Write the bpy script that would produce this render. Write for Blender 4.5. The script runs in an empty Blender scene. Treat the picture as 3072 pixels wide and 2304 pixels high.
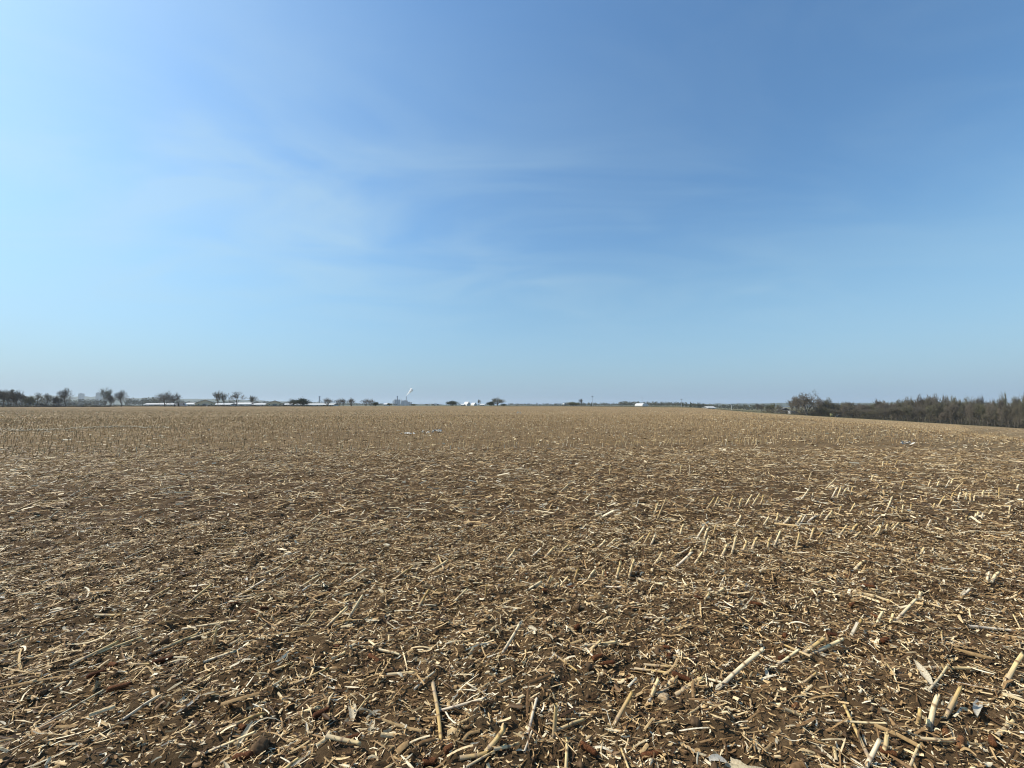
import bpy, math, random
import numpy as np
from mathutils import Vector, Matrix

# ------------------------------------------------------------------ camera, sky, sun, exposure
scene = bpy.context.scene
COL = scene.collection
random.seed(7)
RNG = np.random.default_rng(11)
F = 1157.0                       # focal length in photo pixels (3072 wide)
HOR = 1216.0                     # photo row of the eye level
EYE = 1.6
PITCH = math.atan((HOR - 1152.0) / F)
cam_data = bpy.data.cameras.new("camera")
cam_data.sensor_width = 36.0
cam_data.lens = F / 3072.0 * 36.0
cam_data.clip_start = 0.05
cam_data.clip_end = 30000.0
cam = bpy.data.objects.new("camera", cam_data)
cam.location = (0, 0, EYE)
cam.rotation_euler = (math.radians(90) + PITCH, 0, 0)
COL.objects.link(cam)
scene.camera = cam

SUN_AZ = math.radians(-84.0)     # measured from the view direction, negative = left
SUN_EL = math.radians(47.0)
sun_dir = Vector((math.sin(SUN_AZ) * math.cos(SUN_EL), math.cos(SUN_AZ) * math.cos(SUN_EL), math.sin(SUN_EL)))
sd = bpy.data.lights.new("sun", 'SUN')
sd.energy = 5.0
sd.angle = math.radians(0.6)
sd.color = (1.0, 0.90, 0.74)
sun = bpy.data.objects.new("sun", sd)
sun.rotation_euler = sun_dir.to_track_quat('Z', 'Y').to_euler()
sun.location = (-40, 10, 60)
COL.objects.link(sun)

world = bpy.data.worlds.new("World")
scene.world = world
world.use_nodes = True
wn, wl = world.node_tree.nodes, world.node_tree.links
wn.clear()
w_out = wn.new('ShaderNodeOutputWorld')
w_bg = wn.new('ShaderNodeBackground')
w_bg.inputs['Strength'].default_value = 0.116
sky = wn.new('ShaderNodeTexSky')
sky.sky_type = 'NISHITA'
sky.sun_disc = False
sky.sun_elevation = SUN_EL
sky.sun_rotation = SUN_AZ
sky.altitude = 100.0
sky.air_density = 1.5
sky.dust_density = 1.5
sky.ozone_density = 6.0
w_tc = wn.new('ShaderNodeTexCoord')
w_sep = wn.new('ShaderNodeSeparateXYZ')
wl.new(w_tc.outputs['Generated'], w_sep.inputs[0])


def wmath(op, a, b=None, clamp=False):
    n = wn.new('ShaderNodeMath')
    n.operation = op
    n.use_clamp = clamp
    for k, v in enumerate((a, b)):
        if v is None:
            continue
        if isinstance(v, (int, float)):
            n.inputs[k].default_value = v
        else:
            wl.new(v, n.inputs[k])
    return n.outputs[0]


# thin high cirrus: noise on the flat cloud layer overhead, plus a few longer veils
zz = wmath('ADD', wmath('MAXIMUM', w_sep.outputs['Z'], 0.0), 0.12)
pu = wmath('DIVIDE', w_sep.outputs['X'], zz)
pv = wmath('DIVIDE', w_sep.outputs['Y'], zz)
w_cmb = wn.new('ShaderNodeCombineXYZ')
wl.new(wmath('MULTIPLY', pu, 0.6), w_cmb.inputs[0])
wl.new(wmath('MULTIPLY', pv, 1.25), w_cmb.inputs[1])
w_n1 = wn.new('ShaderNodeTexNoise')
w_n1.inputs['Scale'].default_value = 1.5
w_n1.inputs['Detail'].default_value = 9.0
w_n1.inputs['Roughness'].default_value = 0.52
w_n1.inputs['Distortion'].default_value = 1.4
wl.new(w_cmb.outputs[0], w_n1.inputs['Vector'])


def wisp(cu, cv, su, sv, rot):
    """one soft veil of cirrus on the cloud layer, centre and size in layer units"""
    c, s = math.cos(rot), math.sin(rot)
    du, dv = wmath('SUBTRACT', pu, cu), wmath('SUBTRACT', pv, cv)
    a = wmath('DIVIDE', wmath('ADD', wmath('MULTIPLY', du, c), wmath('MULTIPLY', dv, s)), su)
    b = wmath('DIVIDE', wmath('SUBTRACT', wmath('MULTIPLY', dv, c), wmath('MULTIPLY', du, s)), sv)
    e = wmath('ADD', wmath('MULTIPLY', a, a), wmath('MULTIPLY', b, b))
    return wmath('POWER', 2.718, wmath('MULTIPLY', e, -1.0))


def layer_uv(px, py):
    u, v = (px - 1536) / F, (1152 - py) / F
    d = Vector((u, math.cos(PITCH) - v * math.sin(PITCH), math.sin(PITCH) + v * math.cos(PITCH))).normalized()
    z = max(d.z, 0) + 0.12
    return d.x / z, d.y / z


acc = None
for (px, py, su, sv, rot, amp) in ((1380, 520, 0.20, 0.13, -0.1, 0.50), (1000, 545, 0.34, 0.16, 0.12, 0.42), (560, 570, 0.36, 0.16, 0.05, 0.42),
                                   (1640, 480, 0.16, 0.05, -0.2, 0.25), (2290, 872, 0.13, 0.07, -0.25, 0.42),
                                   (2520, 600, 0.16, 0.06, 0.5, 0.2), (1920, 670, 0.12, 0.05, 0.6, 0.2), (150, 700, 1.5, 1.1, 0.1, 0.55),
                                   (1350, 830, 1.5, 0.9, 0.0, 0.40), (40, 250, 0.7, 1.0, 0.0, 0.6)):
    cu, cv = layer_uv(px, py)
    w = wmath('MULTIPLY', wisp(cu, cv, su, sv, rot), amp)
    acc = w if acc is None else wmath('ADD', acc, w)
n_soft = wmath('MULTIPLY', wmath('SUBTRACT', w_n1.outputs['Fac'], 0.42, True), 2.2)
veil = wmath('MULTIPLY', acc, wmath('ADD', wmath('MULTIPLY', w_n1.outputs['Fac'], 1.9), -0.40))
cir = wmath('ADD', wmath('MULTIPLY', n_soft, 0.26), veil, True)
cir = wmath('MULTIPLY', cir, 0.38)
w_mix = wn.new('ShaderNodeMix')
w_mix.data_type = 'RGBA'
w_mix.inputs['B'].default_value = (5.3, 5.4, 5.3, 1)
wl.new(cir, w_mix.inputs['Factor'])
wl.new(sky.outputs[0], w_mix.inputs['A'])
# pale moist air low over the horizon
w_hz = wn.new('ShaderNodeMix')
w_hz.data_type = 'RGBA'
w_hz.inputs['B'].default_value = (3.5, 4.0, 4.35, 1)
wl.new(wmath('MULTIPLY', wmath('POWER', wmath('SUBTRACT', 1.0, wmath('MULTIPLY', wmath('ABSOLUTE', w_sep.outputs['Z']), 2.6), True), 1.0), 0.66), w_hz.inputs['Factor'])
wl.new(w_mix.outputs['Result'], w_hz.inputs['A'])
# cool white balance of the whole picture's sky, a little cooler again in the moist air low down
w_tint = wn.new('ShaderNodeMix')
w_tint.data_type = 'RGBA'
w_tint.inputs['A'].default_value = (0.80, 1.02, 1.10, 1)
w_tint.inputs['B'].default_value = (0.67, 0.885, 1.19, 1)
wl.new(wmath('POWER', wmath('SUBTRACT', 1.0, wmath('MULTIPLY', wmath('ABSOLUTE', w_sep.outputs['Z']), 3.4), True), 1.6), w_tint.inputs['Factor'])
w_mul = wn.new('ShaderNodeMix')
w_mul.data_type = 'RGBA'
w_mul.blend_type = 'MULTIPLY'
w_mul.inputs['Factor'].default_value = 1.0
wl.new(w_hz.outputs['Result'], w_mul.inputs['A'])
wl.new(w_tint.outputs['Result'], w_mul.inputs['B'])
wl.new(w_mul.outputs['Result'], w_bg.inputs['Color'])
wl.new(w_bg.outputs[0], w_out.inputs[0])

scene.view_settings.view_transform = 'Standard'
scene.view_settings.look = 'None'
scene.view_settings.exposure = 0.30
scene.view_settings.gamma = 1.0
scene.view_settings.use_curve_mapping = False
scene.cycles.max_bounces = 6
scene.cycles.volume_bounces = 4
scene.cycles.filter_width = 1.1
scene.cycles.volume_max_steps = 64
scene.cycles.transparent_max_bounces = 4

# ------------------------------------------------------------------ helpers
def tag(o, label=None, cat=None, group=None, kind=None):
    if label: o["label"] = label
    if cat: o["category"] = cat
    if group: o["group"] = group
    if kind: o["kind"] = kind
    return o


def link(o, parent=None):
    COL.objects.link(o)
    if parent is not None:
        o.parent = parent
    return o


def empty(name, loc=(0, 0, 0), rz=0.0):
    e = bpy.data.objects.new(name, None)
    e.empty_display_size = 0.2
    e.location = loc
    e.rotation_euler = (0, 0, rz)
    return link(e)


def np_mesh(name, verts, face_sets, mat=None, smooth=False, attrs=None):
    """mesh from numpy: face_sets is a list of (n, k) index arrays"""
    me = bpy.data.meshes.new(name)
    verts = np.asarray(verts, dtype=np.float32).reshape(-1, 3)
    me.vertices.add(len(verts))
    me.vertices.foreach_set('co', verts.ravel())
    fs = [np.asarray(f, dtype=np.int32) for f in face_sets if len(f)]
    loops = np.concatenate([f.ravel() for f in fs])
    tot = np.concatenate([np.full(len(f), f.shape[1], dtype=np.int32) for f in fs])
    start = np.concatenate([[0], np.cumsum(tot)[:-1]]).astype(np.int32)
    me.loops.add(len(loops))
    me.loops.foreach_set('vertex_index', loops)
    me.polygons.add(len(tot))
    me.polygons.foreach_set('loop_start', start)
    me.polygons.foreach_set('loop_total', tot)
    if smooth:
        me.polygons.foreach_set('use_smooth', np.ones(len(tot), dtype=bool))
    me.update(calc_edges=True)
    me.validate()
    if attrs:
        for k, v in attrs.items():
            a = me.attributes.new(k, 'FLOAT', 'POINT')
            a.data.foreach_set('value', np.asarray(v, dtype=np.float32))
    if mat is not None:
        for m in (mat if isinstance(mat, (list, tuple)) else [mat]):
            me.materials.append(m)
    return me


def obj(name, me, parent=None):
    return link(bpy.data.objects.new(name, me), parent)


class MB:
    """collects boxes, prisms and tubes into one mesh"""
    def __init__(s):
        s.v, s.f = [], []

    def add(s, vs, fs):
        n = len(s.v)
        s.v += [tuple(v) for v in vs]
        s.f += [tuple(i + n for i in f) for f in fs]

    def box(s, x0, x1, y0, y1, z0, z1):
        s.add([(x0, y0, z0), (x1, y0, z0), (x1, y1, z0), (x0, y1, z0), (x0, y0, z1), (x1, y0, z1), (x1, y1, z1), (x0, y1, z1)],
              [(3, 2, 1, 0), (4, 5, 6, 7), (0, 1, 5, 4), (1, 2, 6, 5), (2, 3, 7, 6), (3, 0, 4, 7)])

    def extrude_xz(s, prof, y0, y1):
        n = len(prof)
        s.add([(x, y0, z) for x, z in prof] + [(x, y1, z) for x, z in prof],
              [tuple(range(n)), tuple(range(2 * n - 1, n - 1, -1))] + [((i + 1) % n, i, n + i, n + (i + 1) % n) for i in range(n)])

    def lathe(s, prof, cx=0, cy=0, sides=20):
        n = len(prof)
        vs, fs = [], []
        for k in range(sides):
            a = 2 * math.pi * k / sides
            vs += [(cx + r * math.cos(a), cy + r * math.sin(a), z) for r, z in prof]
        for k in range(sides):
            for j in range(n - 1):
                a, b = k * n + j, ((k + 1) % sides) * n + j
                fs.append((a, b, b + 1, a + 1))
        s.add(vs, fs)

    def bar(s, p, q, r, sides=6):
        p, q = Vector(p), Vector(q)
        z = (q - p).normalized()
        x = z.orthogonal().normalized()
        y = z.cross(x)
        vs = []
        for c in (p, q):
            vs += [c + (x * math.cos(2 * math.pi * k / sides) + y * math.sin(2 * math.pi * k / sides)) * r for k in range(sides)]
        s.add(vs, [(k, (k + 1) % sides, sides + (k + 1) % sides, sides + k) for k in range(sides)]
              + [tuple(range(sides - 1, -1, -1)), tuple(range(sides, 2 * sides))])

    def mesh(s, name, mat, smooth=False):
        me = bpy.data.meshes.new(name)
        me.from_pydata(s.v, [], s.f)
        me.update()
        if smooth:
            for p in me.polygons: p.use_smooth = True
        me.materials.append(mat)
        return me

    def build(s, name, mat, parent=None, smooth=False):
        return obj(name, s.mesh(name, mat, smooth), parent)


def hash2(ix, iy, seed):
    h = (ix.astype(np.int64) * 374761393 + iy.astype(np.int64) * 668265263 + seed * 1442695041) & 0xFFFFFFFF
    h = ((h ^ (h >> 13)) * 1274126177) & 0xFFFFFFFF
    return ((h ^ (h >> 16)) & 0xFFFFFF) / float(0xFFFFFF)


def vnoise(x, y, seed=0):
    x, y = np.asarray(x, dtype=np.float64), np.asarray(y, dtype=np.float64)
    ix, iy = np.floor(x), np.floor(y)
    fx, fy = x - ix, y - iy
    fx, fy = fx * fx * (3 - 2 * fx), fy * fy * (3 - 2 * fy)
    a, b = hash2(ix, iy, seed), hash2(ix + 1, iy, seed)
    c, d = hash2(ix, iy + 1, seed), hash2(ix + 1, iy + 1, seed)
    return (a + (b - a) * fx) + ((c + (d - c) * fx) - (a + (b - a) * fx)) * fy


def sstep(a, b, x):
    t = np.clip((np.asarray(x, dtype=np.float64) - a) / (b - a), 0, 1)
    return t * t * (3 - 2 * t)


def macro(x, y):
    """the lie of the land: level field, falling away to a swale and wood on the right"""
    x, y = np.asarray(x, dtype=np.float64), np.asarray(y, dtype=np.float64)
    s = np.clip(x - 0.42 * np.maximum(y, -40), 0, 150)
    right = -0.055 * s * sstep(0, 40, s)
    rise = 1.0 * sstep(100, 320, y) * (1 - sstep(20, 150, x))
    far = -0.5 * sstep(700, 2000, np.hypot(x, y))
    return right + rise + far


def micro(x, y):
    r = np.hypot(x, y)
    k = 1 - sstep(16, 40, r)
    m = 0.06 * (vnoise(x / 0.55, y / 0.55, 1) - 0.5) + 0.055 * (vnoise(x / 0.17, y / 0.17, 2) - 0.5)
    c = vnoise(x / 0.065, y / 0.065, 3)
    m = m + 0.042 * (c - 0.5) * (0.35 + 1.3 * vnoise(x / 0.8, y / 0.8, 9))
    m = m + 0.013 * (vnoise(x / 0.026, y / 0.026, 4) - 0.5) * (1 - sstep(4, 9, r))
    return m * k


def ground(x, y):
    return macro(x, y) + micro(x, y)


def ray(px, py):
    u, v = (px - 1536) / F, (1152 - py) / F
    return Vector((u, math.cos(PITCH) - v * math.sin(PITCH), math.sin(PITCH) + v * math.cos(PITCH)))


def on_ground(px, py):
    """point of the field seen at this photo pixel"""
    d = ray(px, py)
    t = -EYE / d.z
    for _ in range(12):
        p = d * t
        t = (float(macro(p.x, p.y)) - EYE) / d.z
    p = d * t
    return Vector((p.x, p.y, float(ground(p.x, p.y))))


def far_xy(px, depth):
    """plan position at a known distance in the bearing of a photo column"""
    d = ray(px, HOR)
    return d.x / d.y * depth, depth


ROW = Vector((math.cos(math.radians(17)), math.sin(math.radians(17)), 0))   # the drilled rows run this way
ROWN = Vector((-ROW.y, ROW.x, 0))

# ------------------------------------------------------------------ materials
def nodes_of(name):
    m = bpy.data.materials.new(name)
    m.use_nodes = True
    nt = m.node_tree
    b = nt.nodes['Principled BSDF']
    return m, nt, nt.nodes, nt.links, b


def ramp(nt, stops, interp='LINEAR'):
    r = nt.nodes.new('ShaderNodeValToRGB')
    r.color_ramp.interpolation = interp
    e = r.color_ramp.elements
    while len(e) > 1: e.remove(e[-1])
    e[0].position, e[0].color = stops[0][0], (*stops[0][1], 1)
    for p, c in stops[1:]:
        k = e.new(p)
        k.color = (*c, 1)
    return r


def mix_rgb(nt, fac, a, b, mode='MIX'):
    n = nt.nodes.new('ShaderNodeMix')
    n.data_type = 'RGBA'
    n.blend_type = mode
    for key, v in (('Factor', fac), ('A', a), ('B', b)):
        if isinstance(v, (int, float)): n.inputs[key].default_value = v
        elif isinstance(v, tuple): n.inputs[key].default_value = (*v, 1)
        else: nt.links.new(v, n.inputs[key])
    return n.outputs['Result']


def noise(nt, scale, detail=3, vec=None, rough=0.5):
    n = nt.nodes.new('ShaderNodeTexNoise')
    n.inputs['Scale'].default_value = scale
    n.inputs['Detail'].default_value = detail
    n.inputs['Roughness'].default_value = rough
    if vec is not None: nt.links.new(vec, n.inputs['Vector'])
    return n.outputs['Fac']


def plain(name, col, rough=0.7, var=0.15, scale=3.0, spec=0.3):
    m, nt, N, L, b = nodes_of(name)
    tc = N.new('ShaderNodeTexCoord')
    f = noise(nt, scale, 4, tc.outputs['Object'])
    c = ramp(nt, [(0.3, tuple(v * (1 - var) for v in col)), (0.7, tuple(min(1, v * (1 + var)) for v in col))])
    L.new(f, c.inputs[0])
    L.new(c.outputs[0], b.inputs['Base Color'])
    b.inputs['Roughness'].default_value = rough
    b.inputs['Specular IOR Level'].default_value = spec
    return m


STRAW = [(0.0, (0.050, 0.027, 0.013)), (0.18, (0.11, 0.063, 0.029)), (0.36, (0.225, 0.136, 0.064)), (0.54, (0.39, 0.258, 0.122)),
         (0.73, (0.58, 0.42, 0.215)), (0.88, (0.76, 0.62, 0.385)), (1.0, (0.83, 0.76, 0.58))]


def straw_mat(name, source, rough=0.5, stops=STRAW, rings=False, translucent=0.0, spec=0.18):
    """dry maize residue: each piece its own shade, streaked along its length"""
    m, nt, N, L, b = nodes_of(name)
    if source == 'island':
        g = N.new('ShaderNodeNewGeometry')
        rnd = g.outputs['Random Per Island']
    else:
        g = N.new('ShaderNodeObjectInfo')
        rnd = g.outputs['Random']
    c = ramp(nt, stops)
    L.new(rnd, c.inputs[0])
    col = c.outputs[0]
    tc = N.new('ShaderNodeTexCoord')
    mp = N.new('ShaderNodeMapping')
    mp.inputs['Scale'].default_value = (160, 160, 14) if source != 'island' else (60, 60, 60)
    L.new(tc.outputs['Object'], mp.inputs[0])
    f = noise(nt, 1.0, 3, mp.outputs[0], 0.6)
    k = ramp(nt, [(0.3, (0.62, 0.58, 0.52)), (0.55, (1.0, 1.0, 1.0)), (0.75, (1.12, 1.10, 1.06))])
    L.new(f, k.inputs[0])
    col = mix_rgb(nt, 1.0, col, k.outputs[0], 'MULTIPLY')
    if rings:
        a = N.new('ShaderNodeAttribute')
        a.attribute_name = 'node_ring'
        col = mix_rgb(nt, a.outputs['Fac'], col, (0.17, 0.105, 0.055))
        a2 = N.new('ShaderNodeAttribute')
        a2.attribute_name = 'weathered'
        col = mix_rgb(nt, a2.outputs['Fac'], col, (0.30, 0.26, 0.235))
    L.new(col, b.inputs['Base Color'])
    b.inputs['Roughness'].default_value = rough
    b.inputs['Specular IOR Level'].default_value = spec
    if translucent:
        t = N.new('ShaderNodeBsdfTranslucent')
        L.new(col, t.inputs['Color'])
        mx = N.new('ShaderNodeMixShader')
        mx.inputs[0].default_value = translucent
        L.new(b.outputs[0], mx.inputs[1])
        L.new(t.outputs[0], mx.inputs[2])
        L.new(mx.outputs[0], N['Material Output'].inputs[0])
    return m


M_STUB = straw_mat('corn_stalk_rind', 'object', 0.48, [(0, (0.42, 0.28, 0.10)), (0.2, (0.56, 0.41, 0.18)), (0.5, (0.70, 0.545, 0.28)),
                                                     (0.75, (0.76, 0.63, 0.37)), (1, (0.72, 0.62, 0.46))], rings=True)
M_PITH = plain('stalk_pith', (0.62, 0.55, 0.40), 0.8, 0.25, 60)
M_SHEATH = straw_mat('dry_sheath', 'object', 0.6, [(0, (0.45, 0.38, 0.26)), (1, (0.62, 0.57, 0.46))], translucent=0.25)
M_HUSK = straw_mat('dry_husk', 'object', 0.55, [(0, (0.42, 0.36, 0.25)), (0.5, (0.62, 0.55, 0.40)), (1, (0.60, 0.58, 0.52))], translucent=0.3)
M_COB = None
M_LITTER = straw_mat('straw_litter', 'island', 0.5, translucent=0.12)
M_STUBBLE = straw_mat('stubble_straw', 'island', 0.55, [(0, (0.25, 0.165, 0.082)), (0.4, (0.35, 0.243, 0.124)), (0.8, (0.46, 0.335, 0.178)), (1, (0.58, 0.455, 0.27))])


def cob_material():
    m, nt, N, L, b = nodes_of('corn_cob')
    oi = N.new('ShaderNodeObjectInfo')
    c = ramp(nt, [(0, (0.075, 0.030, 0.014)), (0.5, (0.125, 0.052, 0.023)), (1, (0.20, 0.105, 0.05))])
    L.new(oi.outputs['Random'], c.inputs[0])
    tc = N.new('ShaderNodeTexCoord')
    v = N.new('ShaderNodeTexVoronoi')
    v.inputs['Scale'].default_value = 190
    L.new(tc.outputs['Object'], v.inputs['Vector'])
    k = ramp(nt, [(0.1, (1.35, 1.3, 1.2)), (0.6, (0.55, 0.5, 0.45))])
    L.new(v.outputs['Distance'], k.inputs[0])
    L.new(mix_rgb(nt, 1.0, c.outputs[0], k.outputs[0], 'MULTIPLY'), b.inputs['Base Color'])
    b.inputs['Roughness'].default_value = 0.85
    b.inputs['Specular IOR Level'].default_value = 0.15
    return m


M_COB = cob_material()


def field_material():
    """bare soil near by; straw cover taken over by colour where single pieces can no longer be told apart, plus painted sunlight on the right slope"""
    m, nt, N, L, b = nodes_of('field_soil')
    tc = N.new('ShaderNodeTexCoord')
    P = tc.outputs['Object']
    soil = ramp(nt, [(0.25, (0.036, 0.020, 0.010)), (0.5, (0.068, 0.041, 0.021)), (0.72, (0.130, 0.085, 0.047))])
    L.new(noise(nt, 2.3, 6, P, 0.65), soil.inputs[0])
    fine = ramp(nt, [(0.3, (0.68, 0.66, 0.64)), (0.6, (1.0, 1.0, 1.0)), (0.8, (1.22, 1.2, 1.16))])
    L.new(noise(nt, 70, 4, P, 0.7), fine.inputs[0])
    soilc = mix_rgb(nt, 1.0, soil.outputs[0], fine.outputs[0], 'MULTIPLY')
    rot = N.new('ShaderNodeMapping')
    rot.inputs['Rotation'].default_value = (0, 0, -math.radians(17))
    rot.inputs['Scale'].default_value = (0.08, 1.0, 1.0)
    L.new(P, rot.inputs[0])
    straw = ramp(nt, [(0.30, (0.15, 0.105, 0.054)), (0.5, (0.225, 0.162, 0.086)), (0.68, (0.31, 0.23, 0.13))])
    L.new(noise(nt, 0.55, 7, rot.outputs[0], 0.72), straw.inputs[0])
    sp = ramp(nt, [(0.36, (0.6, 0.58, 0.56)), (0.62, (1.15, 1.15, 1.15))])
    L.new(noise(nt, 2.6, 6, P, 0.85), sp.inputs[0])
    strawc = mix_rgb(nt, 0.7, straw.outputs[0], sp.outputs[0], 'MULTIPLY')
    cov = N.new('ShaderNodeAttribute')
    cov.attribute_name = 'straw_cover_slope_light'
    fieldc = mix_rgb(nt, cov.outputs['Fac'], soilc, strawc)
    trk = N.new('ShaderNodeAttribute')
    trk.attribute_name = 'wheel_track'
    fieldc = mix_rgb(nt, trk.outputs['Fac'], fieldc, (0.13, 0.095, 0.052))
    gr = ramp(nt, [(0.3, (0.06, 0.062, 0.03)), (0.5, (0.115, 0.105, 0.052)), (0.7, (0.17, 0.15, 0.085))])
    L.new(noise(nt, 0.03, 6, P, 0.6), gr.inputs[0])
    fm = N.new('ShaderNodeAttribute')
    fm.attribute_name = 'field_mask'
    L.new(mix_rgb(nt, fm.outputs['Fac'], gr.outputs[0], fieldc), b.inputs['Base Color'])
    b.inputs['Roughness'].default_value = 0.95
    b.inputs['Specular IOR Level'].default_value = 0.1
    bp = N.new('ShaderNodeBump')
    bp.inputs['Strength'].default_value = 0.9
    bp.inputs['Distance'].default_value = 0.03
    L.new(noise(nt, 38, 7, P, 0.75), bp.inputs['Height'])
    L.new(bp.outputs[0], b.inputs['Normal'])
    return m


# ------------------------------------------------------------------ the ground: one sheet to the horizon
TRACKS = [([(2400, 1303), (2500, 1295), (2600, 1287), (2720, 1280)], 1.6), ([(2500, 1316), (2620, 1306), (2760, 1296), (2990, 1288)], 1.4),
          ([(2840, 1325), (2920, 1313), (3010, 1304), (3120, 1299)], 1.1), ([(2880, 1342), (2960, 1329), (3072, 1314), (3180, 1305)], 1.0),
          ([(2150, 1262), (2300, 1258), (2480, 1262), (2600, 1266)], 2.2), ([(1880, 1252), (2050, 1247), (2200, 1250)], 2.2),
          ([(2990, 1360), (3072, 1346), (3150, 1336)], 0.7)]


def build_ground():
    rr = [0.25]
    while rr[-1] < 30: rr.append(rr[-1] * 1.0125 + 0.004)
    while rr[-1] < 180: rr.append(rr[-1] * 1.02)
    while rr[-1] < 600: rr.append(rr[-1] * 1.05)
    while rr[-1] < 4900: rr.append(rr[-1] * 1.12)
    rr = np.array(rr)
    front = np.radians(np.linspace(-62, 62, 410))
    back = np.radians(np.linspace(64, 296, 60))[1:-1]
    th = np.concatenate([front, back])
    R, T = np.meshgrid(rr, th, indexing='ij')
    X, Y = R * np.sin(T), R * np.cos(T)
    Z = ground(X, Y)
    nr, nt_ = R.shape
    V = np.stack([X, Y, Z], -1).reshape(-1, 3)
    i = np.arange(nr - 1)[:, None] * nt_
    j = np.arange(nt_)[None, :]
    jn = (j + 1) % nt_
    Q = np.stack([i + j, i + jn, i + nt_ + jn, i + nt_ + j], -1).reshape(-1, 4)
    c = len(V)
    V = np.vstack([V, [[0, 0, float(ground(0, 0))]]])
    cap = np.stack([np.full(nt_, c), (np.arange(nt_) + 1) % nt_, np.arange(nt_)], -1)
    x, y = V[:, 0], V[:, 1]
    r = np.hypot(x, y)
    edge = 285 + 30 * (vnoise(x / 90, y * 0, 20) - 0.5)
    mask = (1 - sstep(-4, 4, y - edge)) * (1 - sstep(-3, 3, (x - 153) + (y - 200) * 0.92)) * (1 - sstep(-4, 4, -x - 330)) * (1 - sstep(-4, 4, -y - 120))
    cover = 0.08 + 0.14 * vnoise(x / 3, y / 3, 30) + 0.38 * sstep(9, 18, r) + 0.36 * sstep(18, 50, r) + 0.14 * sstep(5, 40, x - 0.42 * y) * sstep(12, 30, r)  # last term paints the right slope's front-lit brightness as paler ground
    # wheel tracks that follow the contour of the far slope on the right
    trk = np.zeros_like(x)
    for line, w in TRACKS:
        P_ = np.array([on_ground(*q)[:2] for q in line])
        for a, b in zip(P_[:-1], P_[1:]):
            ab = b - a
            t = np.clip(((x - a[0]) * ab[0] + (y - a[1]) * ab[1]) / (ab @ ab), 0, 1)
            dd = np.hypot(x - a[0] - t * ab[0], y - a[1] - t * ab[1]) / (w * (0.7 + 0.6 * vnoise(x / 5, y / 5, 33)))
            trk = np.maximum(trk, np.exp(-dd * dd))
    trk *= 0.75
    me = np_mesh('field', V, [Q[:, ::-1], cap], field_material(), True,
                 {'field_mask': mask, 'straw_cover_slope_light': cover, 'wheel_track': trk})
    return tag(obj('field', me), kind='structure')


build_ground()

# ------------------------------------------------------------------ maize stubs, fallen stalks, cobs, husks
def stalk_meshes(length, seed, sides=9, sheath=False):
    """a cut maize stalk along +Z from 0 to length: jointed rind, ragged hollow top, optional torn sheath"""
    r = random.Random(seed)
    r0 = r.uniform(0.0080, 0.0108)
    zs, rad, ring, wea = [-0.035], [r0 * 1.1], [0], [0.5]
    node = r.uniform(0.02, 0.05)
    bow = r.uniform(-0.012, 0.012)
    while node < length - 0.03:
        for dz, k, g in ((-0.012, 0.99, 0.0), (-0.004, 1.10, 0.7), (0.002, 1.16, 1.0), (0.008, 1.02, 0.25)):
            zs.append(node + dz); rad.append(r0 * k * (1 - 0.14 * node / max(length, .1))); ring.append(g)
            wea.append(max(0, 0.55 - node / length))
        node += r.uniform(0.075, 0.14)
    zs.append(length - 0.012); rad.append(r0 * 0.87); ring.append(0); wea.append(0)
    zs.append(length); rad.append(r0 * 0.88); ring.append(0); wea.append(0)
    V, ringv, weav = [], [], []
    slant = r.uniform(0, 0.012); sa = r.uniform(0, 6.28)
    flat = r.uniform(0.8, 1.0)
    for k, z in enumerate(zs):
        for j in range(sides):
            a = 2 * math.pi * j / sides
            zz_ = z
            if k == len(zs) - 1:
                zz_ = z + slant * math.cos(a - sa) + r.uniform(-0.007, 0.006)
            bx = bow * math.sin(max(0, z) / max(length, .05) * 2.4)
            V.append((rad[k] * math.cos(a) + bx, rad[k] * flat * math.sin(a), zz_))
            ringv.append(ring[k]); weav.append(wea[k])
    Fq = []
    for k in range(len(zs) - 1):
        for j in range(sides):
            a, b = k * sides + j, k * sides + (j + 1) % sides
            Fq.append((a, b, b + sides, a + sides))
    n = len(V)
    top = (len(zs) - 1) * sides
    for j in range(sides):                              # hollow broken end: rim and sunk pith
        x, y, z = V[top + j]
        V.append((x * 0.72, y * 0.72, zs[-1] - 0.010)); ringv.append(0.35); weav.append(0)
    nq = len(Fq)
    for j in range(sides):
        Fq.append((top + j, top + (j + 1) % sides, n + (j + 1) % sides, n + j))
    V.append((V[n][0] * 0, 0, zs[-1] - 0.014)); ringv.append(0.3); weav.append(0)
    c = len(V) - 1
    Ft = [(n + j, n + (j + 1) % sides, c) for j in range(sides)]
    me = np_mesh('corn_stub', V, [Fq, Ft], [M_STUB, M_PITH], True, {'node_ring': ringv, 'weathered': weav})
    mi = np.zeros(len(me.polygons), dtype=np.int32)
    mi[len(Fq):] = 1
    me.polygons.foreach_set('material_index', mi)
    sh = None
    if sheath:
        V2, F2 = [], []
        n_a, n_z = 8, 5
        span = r.uniform(2.4, 4.2); a0 = r.uniform(0, 6.28)
        hz = length * r.uniform(0.35, 0.8)
        for k in range(n_z):
            t = k / (n_z - 1)
            for j in range(n_a):
                q = j / (n_a - 1)
                a = a0 + span * (q - 0.5) * (1 - 0.35 * t)
                rr_ = r0 * (1.16 + 0.5 * t * t * abs(q - 0.5) * 2 + r.uniform(0, .12))
                V2.append((rr_ * math.cos(a), rr_ * math.sin(a), hz * t - 0.005 + (r.uniform(-.018, .012) if k == n_z - 1 else 0)))
        for k in range(n_z - 1):
            for j in range(n_a - 1):
                a = k * n_a + j
                F2.append((a, a + 1, a + 1 + n_a, a + n_a))
        sh = np_mesh('leaf_sheath', V2, [F2], M_SHEATH, True)
    return me, sh


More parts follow.
